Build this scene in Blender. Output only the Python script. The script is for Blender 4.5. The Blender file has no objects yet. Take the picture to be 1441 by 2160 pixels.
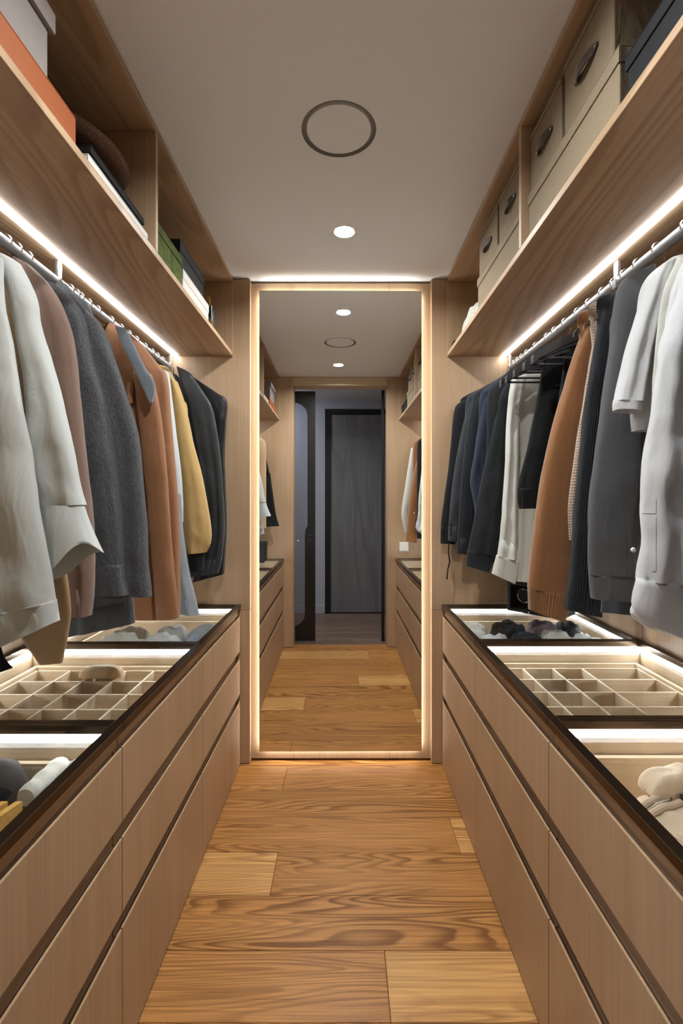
import bpy, bmesh, math, random
from mathutils import Vector, Matrix, Euler, noise

# ---------------------------------------------------------------- camera, world, exposure
scene = bpy.context.scene
col = scene.collection
F = 1020.0                    # focal length in pixels of the 1441 x 2160 frame (17 mm on 24 x 36)
CU, CV, CAMZ = 726.5, 1056.0, 1.3555
cam_d = bpy.data.cameras.new('camera')
cam = bpy.data.objects.new('camera', cam_d)
col.objects.link(cam)
cam.location = (0, 0, CAMZ)
cam.rotation_euler = (math.pi / 2, 0, 0)
cam_d.sensor_fit = 'VERTICAL'
cam_d.sensor_height = 36.0
cam_d.lens = 36.0 * F / 2160.0
cam_d.shift_x = -(CU - 720.5) / 2160.0
cam_d.shift_y = -(1080.0 - CV) / 2160.0
cam_d.clip_start = 0.02
scene.camera = cam

world = bpy.data.worlds.new('world')
scene.world = world
world.use_nodes = True
world.node_tree.nodes['Background'].inputs[0].default_value = (0.5, 0.55, 0.62, 1)
world.node_tree.nodes['Background'].inputs[1].default_value = 0.02

vs = scene.view_settings
vs.view_transform = 'Standard'
vs.look = 'None'
vs.exposure = 1.62
vs.gamma = 1.0
vs.use_curve_mapping = False
try:
    scene.cycles.max_bounces = 7
    scene.cycles.diffuse_bounces = 4
    scene.cycles.glossy_bounces = 3
    scene.cycles.transparent_max_bounces = 10
    scene.cycles.adaptive_threshold = 0.06
    scene.cycles.sample_clamp_indirect = 4.0
    scene.cycles.use_denoising = True
except Exception:
    pass

# light levels (radiance of the emitting faces)
LED_SHELF, LED_DRAWER, LED_MIRROR, LED_DOWN, FILL_HALL = 8.5, 8.0, 6.0, 440.0, 44.0
LED_COL = (0.955, 1.01, 1.05)
DOWN_COL = (0.955, 1.0, 1.03)

# ---------------------------------------------------------------- room dimensions (metres)
H = 2.50                      # ceiling
YE = 2.489                    # end wall with the mirror
YD, YD2 = 0.535, 0.355        # door wall, closet face and hall face
YH = -0.81                    # far wall of the hall
XL, XR = -0.5337, 0.502       # drawer fronts
WL, WR = -1.18, 1.14          # back walls of the hanging bays
SL, SR = -0.573, 0.529        # front edges of the overhead shelves
ZTOP = 0.822                  # counter top
ZS = 2.096                    # underside of overhead shelves
RAILZ = 2.028
RAIL = {-1: -0.885, 1: 0.845}
UL = [1.162, 1.818]
UR = [1.187, 1.852]


def at(u, v, Y):
    """point of the plane at depth Y seen at pixel u, v"""
    return Vector(((u - CU) * Y / F, Y, CAMZ - (v - CV) * Y / F))


# ---------------------------------------------------------------- materials
MATS = {}


def new_mat(name):
    m = bpy.data.materials.new(name)
    m.use_nodes = True
    nt = m.node_tree
    b = nt.nodes['Principled BSDF']
    MATS[name] = m
    return m, nt, b


def N(nt, kind, **kw):
    n = nt.nodes.new(kind)
    for k, v in kw.items():
        setattr(n, k, v)
    return n


def link(nt, a, b):
    nt.links.new(a, b)


def srgb(r, g, b):
    f = lambda c: (c / 255.0 / 12.92) if c <= 10 else (((c / 255.0 + 0.055) / 1.055) ** 2.4)
    return (f(r), f(g), f(b), 1.0)


def ramp(nt, fac, stops):
    r = N(nt, 'ShaderNodeValToRGB')
    e = r.color_ramp.elements
    e[0].position, e[0].color = stops[0]
    e[1].position, e[1].color = stops[1]
    for p, c in stops[2:]:
        x = e.new(p)
        x.color = c
    link(nt, fac, r.inputs[0])
    return r.outputs[0]


def mixc(nt, fac, a, b, mode='MIX'):
    m = N(nt, 'ShaderNodeMix', data_type='RGBA', blend_type=mode)
    for i, x in ((0, fac), (6, a), (7, b)):
        if isinstance(x, (int, float)):
            m.inputs[i].default_value = x
        elif isinstance(x, tuple):
            m.inputs[i].default_value = x
        else:
            link(nt, x, m.inputs[i])
    return m.outputs[2]


def math_n(nt, op, a, b=None, c=None):
    m = N(nt, 'ShaderNodeMath', operation=op)
    for i, x in enumerate((a, b, c)):
        if x is None:
            continue
        if isinstance(x, (int, float)):
            m.inputs[i].default_value = x
        else:
            link(nt, x, m.inputs[i])
    return m.outputs[0]


def wood(name, dark, mid, light, axis, ring=0.35, ring_n=9.0, scale=2.0, fibre=0.35, rough=0.42, vary=0.12, stretch=0.10, bump=0.08):
    """sawn oak: contour lines of a stretched noise field give the cathedral figure, fine streaks the fibre"""
    m, nt, b = new_mat(name)
    tc = N(nt, 'ShaderNodeTexCoord')
    oi = N(nt, 'ShaderNodeObjectInfo')
    off = N(nt, 'ShaderNodeVectorMath', operation='SCALE')
    off.inputs[0].default_value = (13.7, 7.3, 19.1)
    link(nt, oi.outputs['Random'], off.inputs[3])
    add = N(nt, 'ShaderNodeVectorMath', operation='ADD')
    link(nt, tc.outputs['Object'], add.inputs[0])
    link(nt, off.outputs[0], add.inputs[1])
    s1 = [1, 1, 1]
    s1[axis] = stretch
    s2 = [1, 1, 1]
    s2[axis] = 0.018
    mp = N(nt, 'ShaderNodeMapping')
    mp.inputs['Scale'].default_value = s1
    link(nt, add.outputs[0], mp.inputs[0])
    mp2 = N(nt, 'ShaderNodeMapping')
    mp2.inputs['Scale'].default_value = s2
    link(nt, add.outputs[0], mp2.inputs[0])
    n1 = N(nt, 'ShaderNodeTexNoise')
    n1.inputs['Scale'].default_value = scale
    n1.inputs['Detail'].default_value = 2.5
    n1.inputs['Roughness'].default_value = 0.45
    n1.inputs['Distortion'].default_value = 0.25
    link(nt, mp.outputs[0], n1.inputs['Vector'])
    fr = math_n(nt, 'FRACT', math_n(nt, 'MULTIPLY', n1.outputs[0], ring_n))
    line = ramp(nt, fr, [(0.0, (0.2, 0.2, 0.2, 1)), (0.10, (1, 1, 1, 1)), (0.45, (1, 1, 1, 1)), (0.85, (0.0, 0.0, 0.0, 1))])
    nm = N(nt, 'ShaderNodeTexNoise')
    nm.inputs['Scale'].default_value = 6.0
    nm.inputs['Detail'].default_value = 1.0
    link(nt, mp.outputs[0], nm.inputs['Vector'])
    line = math_n(nt, 'SUBTRACT', 1.0, math_n(nt, 'MULTIPLY', math_n(nt, 'SUBTRACT', 1.0, line), ramp(nt, nm.outputs[0], [(0.35, (0.15, 0.15, 0.15, 1)), (0.6, (1, 1, 1, 1))])))
    n2 = N(nt, 'ShaderNodeTexNoise')
    n2.inputs['Scale'].default_value = 150.0
    n2.inputs['Detail'].default_value = 3.0
    link(nt, mp2.outputs[0], n2.inputs['Vector'])
    fib = ramp(nt, n2.outputs[0], [(0.32, (0, 0, 0, 1)), (0.68, (1, 1, 1, 1))])
    n3 = N(nt, 'ShaderNodeTexNoise')
    n3.inputs['Scale'].default_value = 14.0
    n3.inputs['Detail'].default_value = 2.0
    link(nt, mp2.outputs[0], n3.inputs['Vector'])
    base = mixc(nt, n3.outputs[0], mid, light)
    c1 = mixc(nt, math_n(nt, 'MULTIPLY', math_n(nt, 'SUBTRACT', 1.0, line), ring), base, dark)
    c2 = mixc(nt, math_n(nt, 'MULTIPLY', math_n(nt, 'SUBTRACT', 1.0, fib), fibre), c1, dark)
    hsv = N(nt, 'ShaderNodeHueSaturation')
    link(nt, c2, hsv.inputs['Color'])
    v = math_n(nt, 'ADD', math_n(nt, 'MULTIPLY', oi.outputs['Random'], 2 * vary), 1.0 - vary)
    link(nt, v, hsv.inputs['Value'])
    link(nt, hsv.outputs[0], b.inputs['Base Color'])
    b.inputs['Roughness'].default_value = rough
    b.inputs['Specular IOR Level'].default_value = 0.35
    bp = N(nt, 'ShaderNodeBump')
    bp.inputs['Strength'].default_value = bump
    bp.inputs['Distance'].default_value = 0.002
    link(nt, fib, bp.inputs['Height'])
    link(nt, bp.outputs[0], b.inputs['Normal'])
    return m


OD, OM, OLt = srgb(144, 113, 82), srgb(181, 150, 117), srgb(194, 164, 131)
wood('oak_upright', OD, OM, OLt, 2, ring=0.22, ring_n=6, scale=2.2, fibre=0.28, vary=0.035)
wood('oak_length', srgb(128, 98, 71), OM, OLt, 1, ring=0.45, ring_n=26, scale=2.6, fibre=0.26, vary=0.03)
wood('oak_cross', OD, srgb(205, 180, 148), srgb(216, 194, 164), 0, ring=0.2, ring_n=6, scale=2.2, fibre=0.25, vary=0.03)
wood('oak_tray', OD, srgb(222, 200, 168), srgb(230, 210, 182), 0, ring=0.15, ring_n=6, scale=2.2, fibre=0.2, vary=0.02)
PK = dict(ring=0.75, ring_n=42, scale=4.6, fibre=0.55, rough=0.40, stretch=0.10, bump=0.15)
wood('oak_plank_dimmed', srgb(70, 52, 42), srgb(128, 104, 86), srgb(140, 116, 98), 0, vary=0.07, **PK)  # same oak planks; the hall's dim, cool light is put into the colour
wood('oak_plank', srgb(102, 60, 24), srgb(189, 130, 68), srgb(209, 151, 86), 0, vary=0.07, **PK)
wood('oak_plank_light', srgb(136, 88, 42), srgb(214, 160, 94), srgb(224, 174, 108), 0, vary=0.03, **PK)
wood('grey_veneer', srgb(70, 70, 70), srgb(112, 110, 110), srgb(128, 126, 126), 2, ring=0.35, ring_n=7, scale=3, fibre=0.4, vary=0.0)


def plain(name, c, rough=0.6, metal=0.0, spec=0.5, bump=0.0, bscale=400.0, vary=0.0, sheen=0.0):
    m, nt, b = new_mat(name)
    b.inputs['Base Color'].default_value = c
    b.inputs['Roughness'].default_value = rough
    b.inputs['Metallic'].default_value = metal
    b.inputs['Specular IOR Level'].default_value = spec
    if sheen:
        b.inputs['Sheen Weight'].default_value = sheen
    if bump or vary:
        tc = N(nt, 'ShaderNodeTexCoord')
        n1 = N(nt, 'ShaderNodeTexNoise')
        n1.inputs['Scale'].default_value = bscale
        n1.inputs['Detail'].default_value = 3.0
        link(nt, tc.outputs['Object'], n1.inputs['Vector'])
        if bump:
            bp = N(nt, 'ShaderNodeBump')
            bp.inputs['Strength'].default_value = bump
            bp.inputs['Distance'].default_value = 0.002
            link(nt, n1.outputs[0], bp.inputs['Height'])
            link(nt, bp.outputs[0], b.inputs['Normal'])
        if vary:
            d = tuple(x * (1 - vary) for x in c[:3]) + (1,)
            l = tuple(min(1, x * (1 + vary)) for x in c[:3]) + (1,)
            link(nt, mixc(nt, n1.outputs[0], d, l), b.inputs['Base Color'])
    return m


def emit(name, c, strength):
    m, nt, b = new_mat(name)
    b.inputs['Base Color'].default_value = (0.9, 0.9, 0.9, 1)
    b.inputs['Emission Color'].default_value = c + (1,)
    b.inputs['Emission Strength'].default_value = strength
    return m


plain('ceiling_paint', srgb(234, 235, 236), 0.9, spec=0.1, bump=0.02, bscale=90)
plain('hall_paint', srgb(168, 168, 174), 0.8, spec=0.2, bump=0.02, bscale=90)
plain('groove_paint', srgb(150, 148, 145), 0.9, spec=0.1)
plain('bronze', srgb(74, 58, 44), 0.28, metal=0.85, spec=0.5)
plain('black_metal', srgb(30, 28, 27), 0.45, metal=0.3)
plain('chrome', srgb(225, 225, 228), 0.16, metal=1.0)
plain('aluminium', srgb(200, 200, 202), 0.34, metal=0.9)
plain('satin_rail', srgb(150, 150, 152), 0.42, metal=0.5)
plain('white_plastic', srgb(232, 230, 222), 0.4)
plain('dark_gap', srgb(40, 28, 20), 0.9, spec=0.0)
emit('led_shelf', LED_COL, LED_SHELF)
emit('led_drawer', LED_COL, LED_DRAWER)
emit('led_mirror', (0.96, 0.99, 0.99), LED_MIRROR)
emit('led_down', DOWN_COL, LED_DOWN)
emit('fill_hall', (0.82, 0.9, 1.0), FILL_HALL)

m, nt, b = new_mat('mirror_glass')
b.inputs['Base Color'].default_value = (0.90, 0.90, 0.89, 1)
b.inputs['Metallic'].default_value = 1.0
b.inputs['Roughness'].default_value = 0.0


def thin_glass(name, tint, refl=1.0):
    m, nt, b = new_mat(name)
    nt.nodes.remove(b)
    out = nt.nodes['Material Output']
    tr = N(nt, 'ShaderNodeBsdfTransparent')
    tr.inputs[0].default_value = tint
    gl = N(nt, 'ShaderNodeBsdfGlossy')
    gl.inputs['Roughness'].default_value = 0.0
    fr = N(nt, 'ShaderNodeFresnel')
    fr.inputs[0].default_value = 1.35
    mx = N(nt, 'ShaderNodeMixShader')
    link(nt, math_n(nt, 'MULTIPLY', fr.outputs[0], refl), mx.inputs[0])
    link(nt, tr.outputs[0], mx.inputs[1])
    link(nt, gl.outputs[0], mx.inputs[2])
    link(nt, mx.outputs[0], out.inputs[0])
    return m


thin_glass('counter_glass', (0.97, 0.98, 0.975, 1), 0.25)
thin_glass('smoked_glass', (0.84, 0.85, 0.87, 1), 1.0)


# ---------------------------------------------------------------- mesh helpers
class MB:
    """collects shapes in world coordinates; build() links them as one mesh object"""

    def __init__(self):
        self.v, self.f, self.uv = [], [], {}

    def add(self, vs_, fs_, uvs=None):
        o = len(self.v)
        self.v += [Vector(p) for p in vs_]
        for i, f in enumerate(fs_):
            if uvs:
                self.uv[len(self.f)] = uvs[i]
            self.f.append([k + o for k in f])
        return self

    def box(self, x0, x1, y0, y1, z0, z1, c=0.0):
        x0, x1 = min(x0, x1), max(x0, x1)
        y0, y1 = min(y0, y1), max(y0, y1)
        z0, z1 = min(z0, z1), max(z0, z1)
        c = min(c, (x1 - x0) * .45, (y1 - y0) * .45, (z1 - z0) * .45)
        if c <= 0:
            return self.add([(x, y, z) for x in (x0, x1) for y in (y0, y1) for z in (z0, z1)],
                            [(0, 1, 3, 2), (4, 6, 7, 5), (0, 4, 5, 1), (2, 3, 7, 6), (0, 2, 6, 4), (1, 5, 7, 3)])
        lo, hi = (x0, y0, z0), (x1, y1, z1)
        V, idx = [], {}
        for sx in (0, 1):
            for sy in (0, 1):
                for sz in (0, 1):
                    s = (sx, sy, sz)
                    for a in range(3):
                        p = [0, 0, 0]
                        for k in range(3):
                            e = lo[k] if s[k] == 0 else hi[k]
                            p[k] = e if k == a else (e + c if s[k] == 0 else e - c)
                        idx[(s, a)] = len(V)
                        V.append(p)
        fs = []
        for a in range(3):
            o1, o2 = (a + 1) % 3, (a + 2) % 3
            for sgn in (0, 1):
                q = []
                for p1, p2 in ((0, 0), (1, 0), (1, 1), (0, 1)):
                    s = [0, 0, 0]
                    s[a], s[o1], s[o2] = sgn, p1, p2
                    q.append(idx[(tuple(s), a)])
                fs.append(q)
        for a in range(3):
            o1, o2 = (a + 1) % 3, (a + 2) % 3
            for p1 in (0, 1):
                for p2 in (0, 1):
                    s0, s1 = [0, 0, 0], [0, 0, 0]
                    s0[o1] = s1[o1] = p1
                    s0[o2] = s1[o2] = p2
                    s1[a] = 1
                    s0, s1 = tuple(s0), tuple(s1)
                    fs.append([idx[(s0, o1)], idx[(s1, o1)], idx[(s1, o2)], idx[(s0, o2)]])
        for sx in (0, 1):
            for sy in (0, 1):
                for sz in (0, 1):
                    s = (sx, sy, sz)
                    fs.append([idx[(s, 0)], idx[(s, 1)], idx[(s, 2)]])
        return self.add(V, fs)

    def tube(self, pts, r, n=8, cap=True, closed=False):
        pts = [Vector(p) for p in pts]
        rs = r if isinstance(r, (list, tuple)) else [r] * len(pts)
        rings, L = [], len(pts)
        prev = None
        V = []
        for i, p in enumerate(pts):
            a = pts[(i - 1) % L] if (closed or i > 0) else p
            c = pts[(i + 1) % L] if (closed or i < L - 1) else p
            t = (c - a).normalized()
            if prev is None:
                up = Vector((0, 0, 1)) if abs(t.z) < 0.9 else Vector((1, 0, 0))
                nx = t.cross(up).normalized()
            else:
                nx = (prev - t * prev.dot(t)).normalized()
            prev = nx
            ny = t.cross(nx)
            for k in range(n):
                an = 2 * math.pi * k / n
                V.append(p + (nx * math.cos(an) + ny * math.sin(an)) * rs[i])
        fs = []
        m_ = L if closed else L - 1
        for i in range(m_):
            j = (i + 1) % L
            for k in range(n):
                k2 = (k + 1) % n
                fs.append((i * n + k, i * n + k2, j * n + k2, j * n + k))
        if cap and not closed:
            fs.append(tuple(range(n - 1, -1, -1)))
            fs.append(tuple((L - 1) * n + k for k in range(n)))
        return self.add(V, fs)

    def rings(self, rs, cap0=True, cap1=True, closed_loop=False):
        n = len(rs[0])
        V = [p for r in rs for p in r]
        fs = []
        for i in range(len(rs) - 1):
            for k in range(n):
                k2 = (k + 1) % n
                fs.append((i * n + k, i * n + k2, (i + 1) * n + k2, (i + 1) * n + k))
        if cap0:
            fs.append(tuple(range(n - 1, -1, -1)))
        if cap1:
            o = (len(rs) - 1) * n
            fs.append(tuple(o + k for k in range(n)))
        return self.add(V, fs)

    def lathe(self, c, prof, n=32, axis='Z', a0=0.0, a1=2 * math.pi):
        """prof: list of (radius, height)"""
        V, fs = [], []
        full = abs(a1 - a0 - 2 * math.pi) < 1e-6
        m_ = n if full else n + 1
        for r, h in prof:
            for k in range(m_):
                an = a0 + (a1 - a0) * k / n
                x, y = r * math.cos(an), r * math.sin(an)
                V.append(Vector(c) + (Vector((x, y, h)) if axis == 'Z' else Vector((h, x, y)) if axis == 'X' else Vector((x, h, y))))
        for i in range(len(prof) - 1):
            for k in range(n):
                k2 = (k + 1) % m_
                fs.append((i * m_ + k, i * m_ + k2, (i + 1) * m_ + k2, (i + 1) * m_ + k))
        return self.add(V, fs)

    def prism(self, poly, d0, d1, fn):
        """poly: 2-D outline; fn(a, b, d) -> point"""
        n = len(poly)
        V = [fn(a, b_, d0) for a, b_ in poly] + [fn(a, b_, d1) for a, b_ in poly]
        fs = [tuple(range(n - 1, -1, -1)), tuple(range(n, 2 * n))]
        for k in range(n):
            k2 = (k + 1) % n
            fs.append((k, k2, n + k2, n + k))
        return self.add(V, fs)

    def build(self, name, mat, parent=None, smooth=False, angle=0.6, local=False):
        me = bpy.data.meshes.new(name)
        if parent is not None:
            org = Vector((0, 0, 0)) if local else WL_[parent.name]
        elif local:
            org = Vector((0, 0, 0))
        else:
            xs = [p.x for p in self.v]
            ys = [p.y for p in self.v]
            org = Vector(((min(xs) + max(xs)) / 2, (min(ys) + max(ys)) / 2, min(p.z for p in self.v)))
        me.from_pydata([tuple(p - org) for p in self.v], [], self.f)
        if self.uv:
            ul = me.uv_layers.new(name='UVMap')
            for pi, poly in enumerate(me.polygons):
                if pi in self.uv:
                    for li, q in zip(poly.loop_indices, self.uv[pi]):
                        ul.data[li].uv = q
        bm = bmesh.new()
        bm.from_mesh(me)
        bmesh.ops.recalc_face_normals(bm, faces=bm.faces)
        bm.to_mesh(me)
        bm.free()
        if smooth:
            for p in me.polygons:
                p.use_smooth = True
            try:
                me.set_sharp_from_angle(angle=angle)
            except Exception:
                pass
        me.materials.append(MATS[mat])
        o = bpy.data.objects.new(name, me)
        col.objects.link(o)
        if parent is not None:
            o.parent = parent
            WL_[o.name] = WL_[parent.name].copy() if not local else Vector((0, 0, 0))
        else:
            o.location = org
            WL_[o.name] = org.copy()
        return o


WL_ = {}


def thing(name, label, cat, loc, group=None, kind=None, rz=0.0):
    o = bpy.data.objects.new(name, None)
    o.empty_display_size = 0.05
    col.objects.link(o)
    o.location = loc
    o.rotation_euler = (0, 0, rz)
    WL_[o.name] = Vector(loc)
    return tag(o, label, cat, group, kind)


def tag(o, label=None, cat=None, group=None, kind=None):
    if label:
        o['label'] = label
    if cat:
        o['category'] = cat
    if group:
        o['group'] = group
    if kind:
        o['kind'] = kind
    return o


def struct(name, loc, label=None):
    o = bpy.data.objects.new(name, None)
    o.empty_display_size = 0.05
    col.objects.link(o)
    o.location = loc
    WL_[o.name] = Vector(loc)
    return tag(o, label, None, None, 'structure')


def copy_tree(o, parent=None):
    c = o.copy()
    col.objects.link(c)
    if parent is not None:
        c.parent = parent
    WL_[c.name] = WL_[o.name].copy()
    for ch in list(o.children):
        copy_tree(ch, c)
    return c


def holes_sheet(mb, x0, x1, y0, y1, z, holes, n=48):
    """flat sheet at height z with round holes (cx, cy, r)"""
    bm = bmesh.new()
    es = []

    def loop(pts):
        vv = [bm.verts.new(p) for p in pts]
        for i in range(len(vv)):
            es.append(bm.edges.new((vv[i], vv[(i + 1) % len(vv)])))
    loop([(x0, y0, z), (x1, y0, z), (x1, y1, z), (x0, y1, z)])
    for cx, cy, r in holes:
        loop([(cx + r * math.cos(2 * math.pi * k / n), cy + r * math.sin(2 * math.pi * k / n), z) for k in range(n)])
    bmesh.ops.triangle_fill(bm, use_beauty=True, edges=es)
    bm.verts.index_update()
    mb.add([v.co.copy() for v in bm.verts], [[v.index for v in f.verts] for f in bm.faces])
    bm.free()
    return mb

# ================================================================ the setting
R = random.Random(5)
# floor: oak planks lying across the aisle
floor = struct('floor', (0, 0.8, 0), 'honey oak plank floor laid across the aisle')
MB().box(-1.9, 1.9, YH - 0.1, YE + 0.12, -0.06, -0.014).build('subfloor', 'dark_gap', floor)
JOINTS = {6: [-0.29], 5: [0.78], 4: [0.448], 3: [-0.256], 2: [0.85], 1: [0.121], 0: [-0.75], -1: [0.63], -2: [0.24], -3: [-0.3], -4: [0.1], -5: [-0.15], -6: [0.4],
          -7: [-0.5], -8: [0.2], -9: [-0.1], -10: [0.3]}
LIGHT = {(4, 1), (3, 0), (1, 1), (-2, 0), (-5, 1)}
for k in range(-11, 7):
    y0 = 1.2555 + 0.2025 * (k - 1)
    y1 = y0 + 0.2025
    if y1 < YH or y0 > YE + 0.02:
        continue
    y1 = min(y1, YE + 0.06)
    y0 = max(y0, YH)
    if y1 - y0 < 0.02:
        continue
    xs = [-1.9] + JOINTS.get(k, [R.uniform(-.4, .4)]) + [1.9]
    for i in range(len(xs) - 1):
        MB().box(xs[i] + 0.0006, xs[i + 1] - 0.0006, y0 + 0.0006, y1 - 0.0006, -0.014, 0.0, c=0.0012).build('plank', 'oak_plank_dimmed' if y1 < 0.5 else 'oak_plank_light' if (k, i) in LIGHT else 'oak_plank', floor)
MB().box(-1.9, 1.9, 2.4711, YE + 0.06, -0.014, 0.0, c=0.001).build('plank', 'oak_plank', floor)

# ceiling with the round speaker groove and two recessed downlights
SPK = (-0.017, 1.497)
DLS = [(0.0, 2.06), (-0.03, 0.916)]
ceiling = struct('ceiling', (0, 1.4, H), 'white painted ceiling above the aisle')
mb = MB()
holes_sheet(mb, WL - 0.1, WR + 0.1, YD - 0.02, YE + 0.12, H, [(SPK[0], SPK[1], 0.1155)] + [(x, y, 0.043) for x, y in DLS])
mb.build('ceiling_board', 'ceiling_paint', ceiling)
MB().box(WL - 0.1, WR + 0.1, YD - 0.1, YE + 0.12, H + 0.09, H + 0.11).build('slab', 'ceiling_paint', ceiling)

sp = thing('ceiling_speaker', 'flush round white ceiling disc with a recessed ring groove', 'speaker', (SPK[0], SPK[1], H))
MB().lathe((SPK[0], SPK[1], H), [(0.1155, 0.0), (0.1150, 0.010), (0.0995, 0.010)], 64).build('groove', 'groove_paint', sp, smooth=True)
MB().lathe((SPK[0], SPK[1], H), [(0.0995, 0.010), (0.0995, 0.0012), (0.0985, 0.0), (0.0, 0.0)], 64).build('cover_disc', 'ceiling_paint', sp, smooth=True)

for i, (x, y) in enumerate(DLS):
    d = thing('downlight', ('recessed round downlight in the ceiling nearest the mirror', 'recessed round downlight by the doorway, seen in the mirror')[i], 'downlight', (x, y, H), 'ceiling downlights')
    MB().lathe((x, y, H), [(0.0445, -0.0006), (0.043, -0.001), (0.0405, 0.003), (0.0395, 0.045)], 40).build('trim_ring', 'white_plastic', d, smooth=True)
    MB().lathe((x, y, H), [(0.0395, 0.013), (0.02, 0.013), (0.0001, 0.013)], 40).build('lens', 'led_down', d)

# walls behind the hanging bays: upright veneer panels with fine joints
for side, X, F0 in ((-1, WL, XL), (1, WR, XR)):
    w = struct('wall_left' if side < 0 else 'wall_right', (X, 1.5, 0), 'oak veneered wall behind the hanging clothes')
    cuts = [YD - 0.02] + (UL if side < 0 else UR) + [YE + 0.1]
    for a, b_ in zip(cuts[:-1], cuts[1:]):
        MB().box(X, X + side * 0.02, a + 0.0008, b_ - 0.0008, 0.0, H, c=0.001).build('panel', 'oak_upright', w)

# end wall: panels either side of the mirror niche, the niche back and its lit reveals
wf = struct('wall_far', (0, YE, 0), 'oak panelled end wall framing the mirror niche')
NL, NR = -0.4855, 0.4495       # niche
for x0, x1 in ((WL - 0.02, NL), (NR, WR + 0.02)):
    MB().box(x0, x1, YE, YE + 0.10, 0.792, H - 0.004, c=0.0012).build('panel', 'oak_upright', wf)
    MB().box(x0, x1, YE - 0.0012, YE + 0.10, 0.004, 0.790, c=0.0012).build('panel', 'oak_upright', wf)
zc = [0.012, 2.494]
cx = [NL, -0.265, 0.235, NR]
for a, b_ in zip(cx[:-1], cx[1:]):
    MB().box(a + 0.0006, b_ - 0.0006, YE + 0.032, YE + 0.06, zc[0], zc[1] - 0.006, c=0.0008).build('niche_panel', 'oak_upright', wf)
MB().box(NL - 0.05, NR + 0.05, YE + 0.06, YE + 0.1, 0.0, H).build('backing', 'oak_upright', wf)

# frameless mirror standing off the niche back, LED tape behind its rim
MY = YE + 0.012
ML, MR, MB0, MT = -0.4395, 0.4005, 0.0585, 2.4415
mir = thing('wall_mirror', 'tall frameless mirror with a glowing LED rim in the oak end wall', 'mirror', ((ML + MR) / 2, MY, MB0))
MB().box(ML, MR, MY, MY + 0.004, MB0, MT).build('mirror_pane', 'mirror_glass', mir)
MB().box(ML + 0.012, MR - 0.012, MY + 0.0045, MY + 0.019, MB0 + 0.012, MT - 0.012).build('backing_box', 'white_plastic', mir)
for nm, b_ in (('a', (ML + 0.007, ML + 0.0115, MY + 0.006, MY + 0.018, MB0 + 0.02, MT - 0.02)), ('b', (MR - 0.0115, MR - 0.007, MY + 0.006, MY + 0.018, MB0 + 0.02, MT - 0.02)),
               ('c', (ML + 0.02, MR - 0.02, MY + 0.006, MY + 0.018, MT - 0.0115, MT - 0.007)), ('d', (ML + 0.02, MR - 0.02, MY + 0.006, MY + 0.018, MB0 + 0.007, MB0 + 0.0115))):
    MB().box(*b_).build('led_strip', 'led_mirror', mir)
mir.rotation_euler = (math.radians(0.0), 0, math.radians(0.37))

# door wall behind the camera's view, seen in the mirror
OX0, OX1, OZ = -0.444, 0.422, 2.419
wd = struct('wall_near', (0, YD, 0), 'oak panelled wall with the open doorway')
for x0, x1 in ((WL - 0.02, OX0), (OX1, WR + 0.02)):
    MB().box(x0, x1, YD2 + 0.02, YD, 0.792, H - 0.004, c=0.0012).build('panel', 'oak_upright', wd)
    MB().box(x0, x1, YD2 + 0.02, YD + 0.001, 0.004, 0.790, c=0.0012).build('panel', 'oak_upright', wd)
MB().box(OX0, OX1, YD2 + 0.02, YD - 0.001, OZ, H - 0.002, c=0.0012).build('header_panel', 'oak_cross', wd)
for x0, x1 in ((-1.9, OX0 - 0.03), (OX1 + 0.03, 1.9)):
    MB().box(x0, x1, YD2, YD2 + 0.0195, 0, 2.57).build('hall_board', 'hall_paint', wd)
MB().box(OX0 - 0.03, OX1 + 0.03, YD2, YD2 + 0.0195, OZ + 0.01, 2.57).build('hall_board', 'hall_paint', wd)
tr = struct('trim_1', (OX1, YD2, 0), 'black door jamb profile at the doorway')
MB().box(OX1 - 0.036, OX1 - 0.008, YD2 - 0.03, YD2 - 0.002, 0.004, OZ, c=0.002).build('jamb_profile', 'black_metal', tr)
sw = thing('light_switch', 'square white wall switch plate beside the doorway, seen in mirror', 'switch', (0.578, YD, 0.93))
MB().box(0.535, 0.621, YD + 0.0002, YD + 0.008, 0.886, 0.972, c=0.003).build('plate', 'white_plastic', sw)
MB().box(0.543, 0.613, YD + 0.0082, YD + 0.011, 0.894, 0.964, c=0.002).build('rocker', 'white_plastic', sw)

# black framed sliding glass door, half drawn into its pocket
sd = thing('sliding_door', 'black framed sliding glass door half open in the doorway, seen in mirror', 'door', (-0.5, YD2 - 0.02, 0.008))
SY0, SY1 = YD2 - 0.034, YD2 - 0.006


def arc(cx_, cz_, r, a0, a1, n=8):
    return [(cx_ + r * math.cos(a0 + (a1 - a0) * i / n), cz_ + r * math.sin(a0 + (a1 - a0) * i / n)) for i in range(n + 1)]


def frame_plate(mb, outer, inner, y0, y1):
    bm = bmesh.new()
    es = []
    for lp in (outer, inner):
        vv = [bm.verts.new((a, 0, b_)) for a, b_ in lp]
        for i in range(len(vv)):
            es.append(bm.edges.new((vv[i], vv[(i + 1) % len(vv)])))
    bmesh.ops.triangle_fill(bm, use_beauty=True, edges=es)
    bm.verts.index_update()
    co = [v.co.copy() for v in bm.verts]
    fs = [[v.index for v in f.verts] for f in bm.faces]
    bm.free()
    n = len(co)
    V = [Vector((p.x, y0, p.z)) for p in co] + [Vector((p.x, y1, p.z)) for p in co]
    FS = fs + [[k + n for k in reversed(f)] for f in fs]
    no, ni = len(outer), len(inner)
    for o, c in ((0, no), (no, ni)):
        for k in range(c):
            k2 = (k + 1) % c
            FS.append((o + k, o + k2, n + o + k2, n + o + k))
    mb.add(V, FS)


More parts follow.
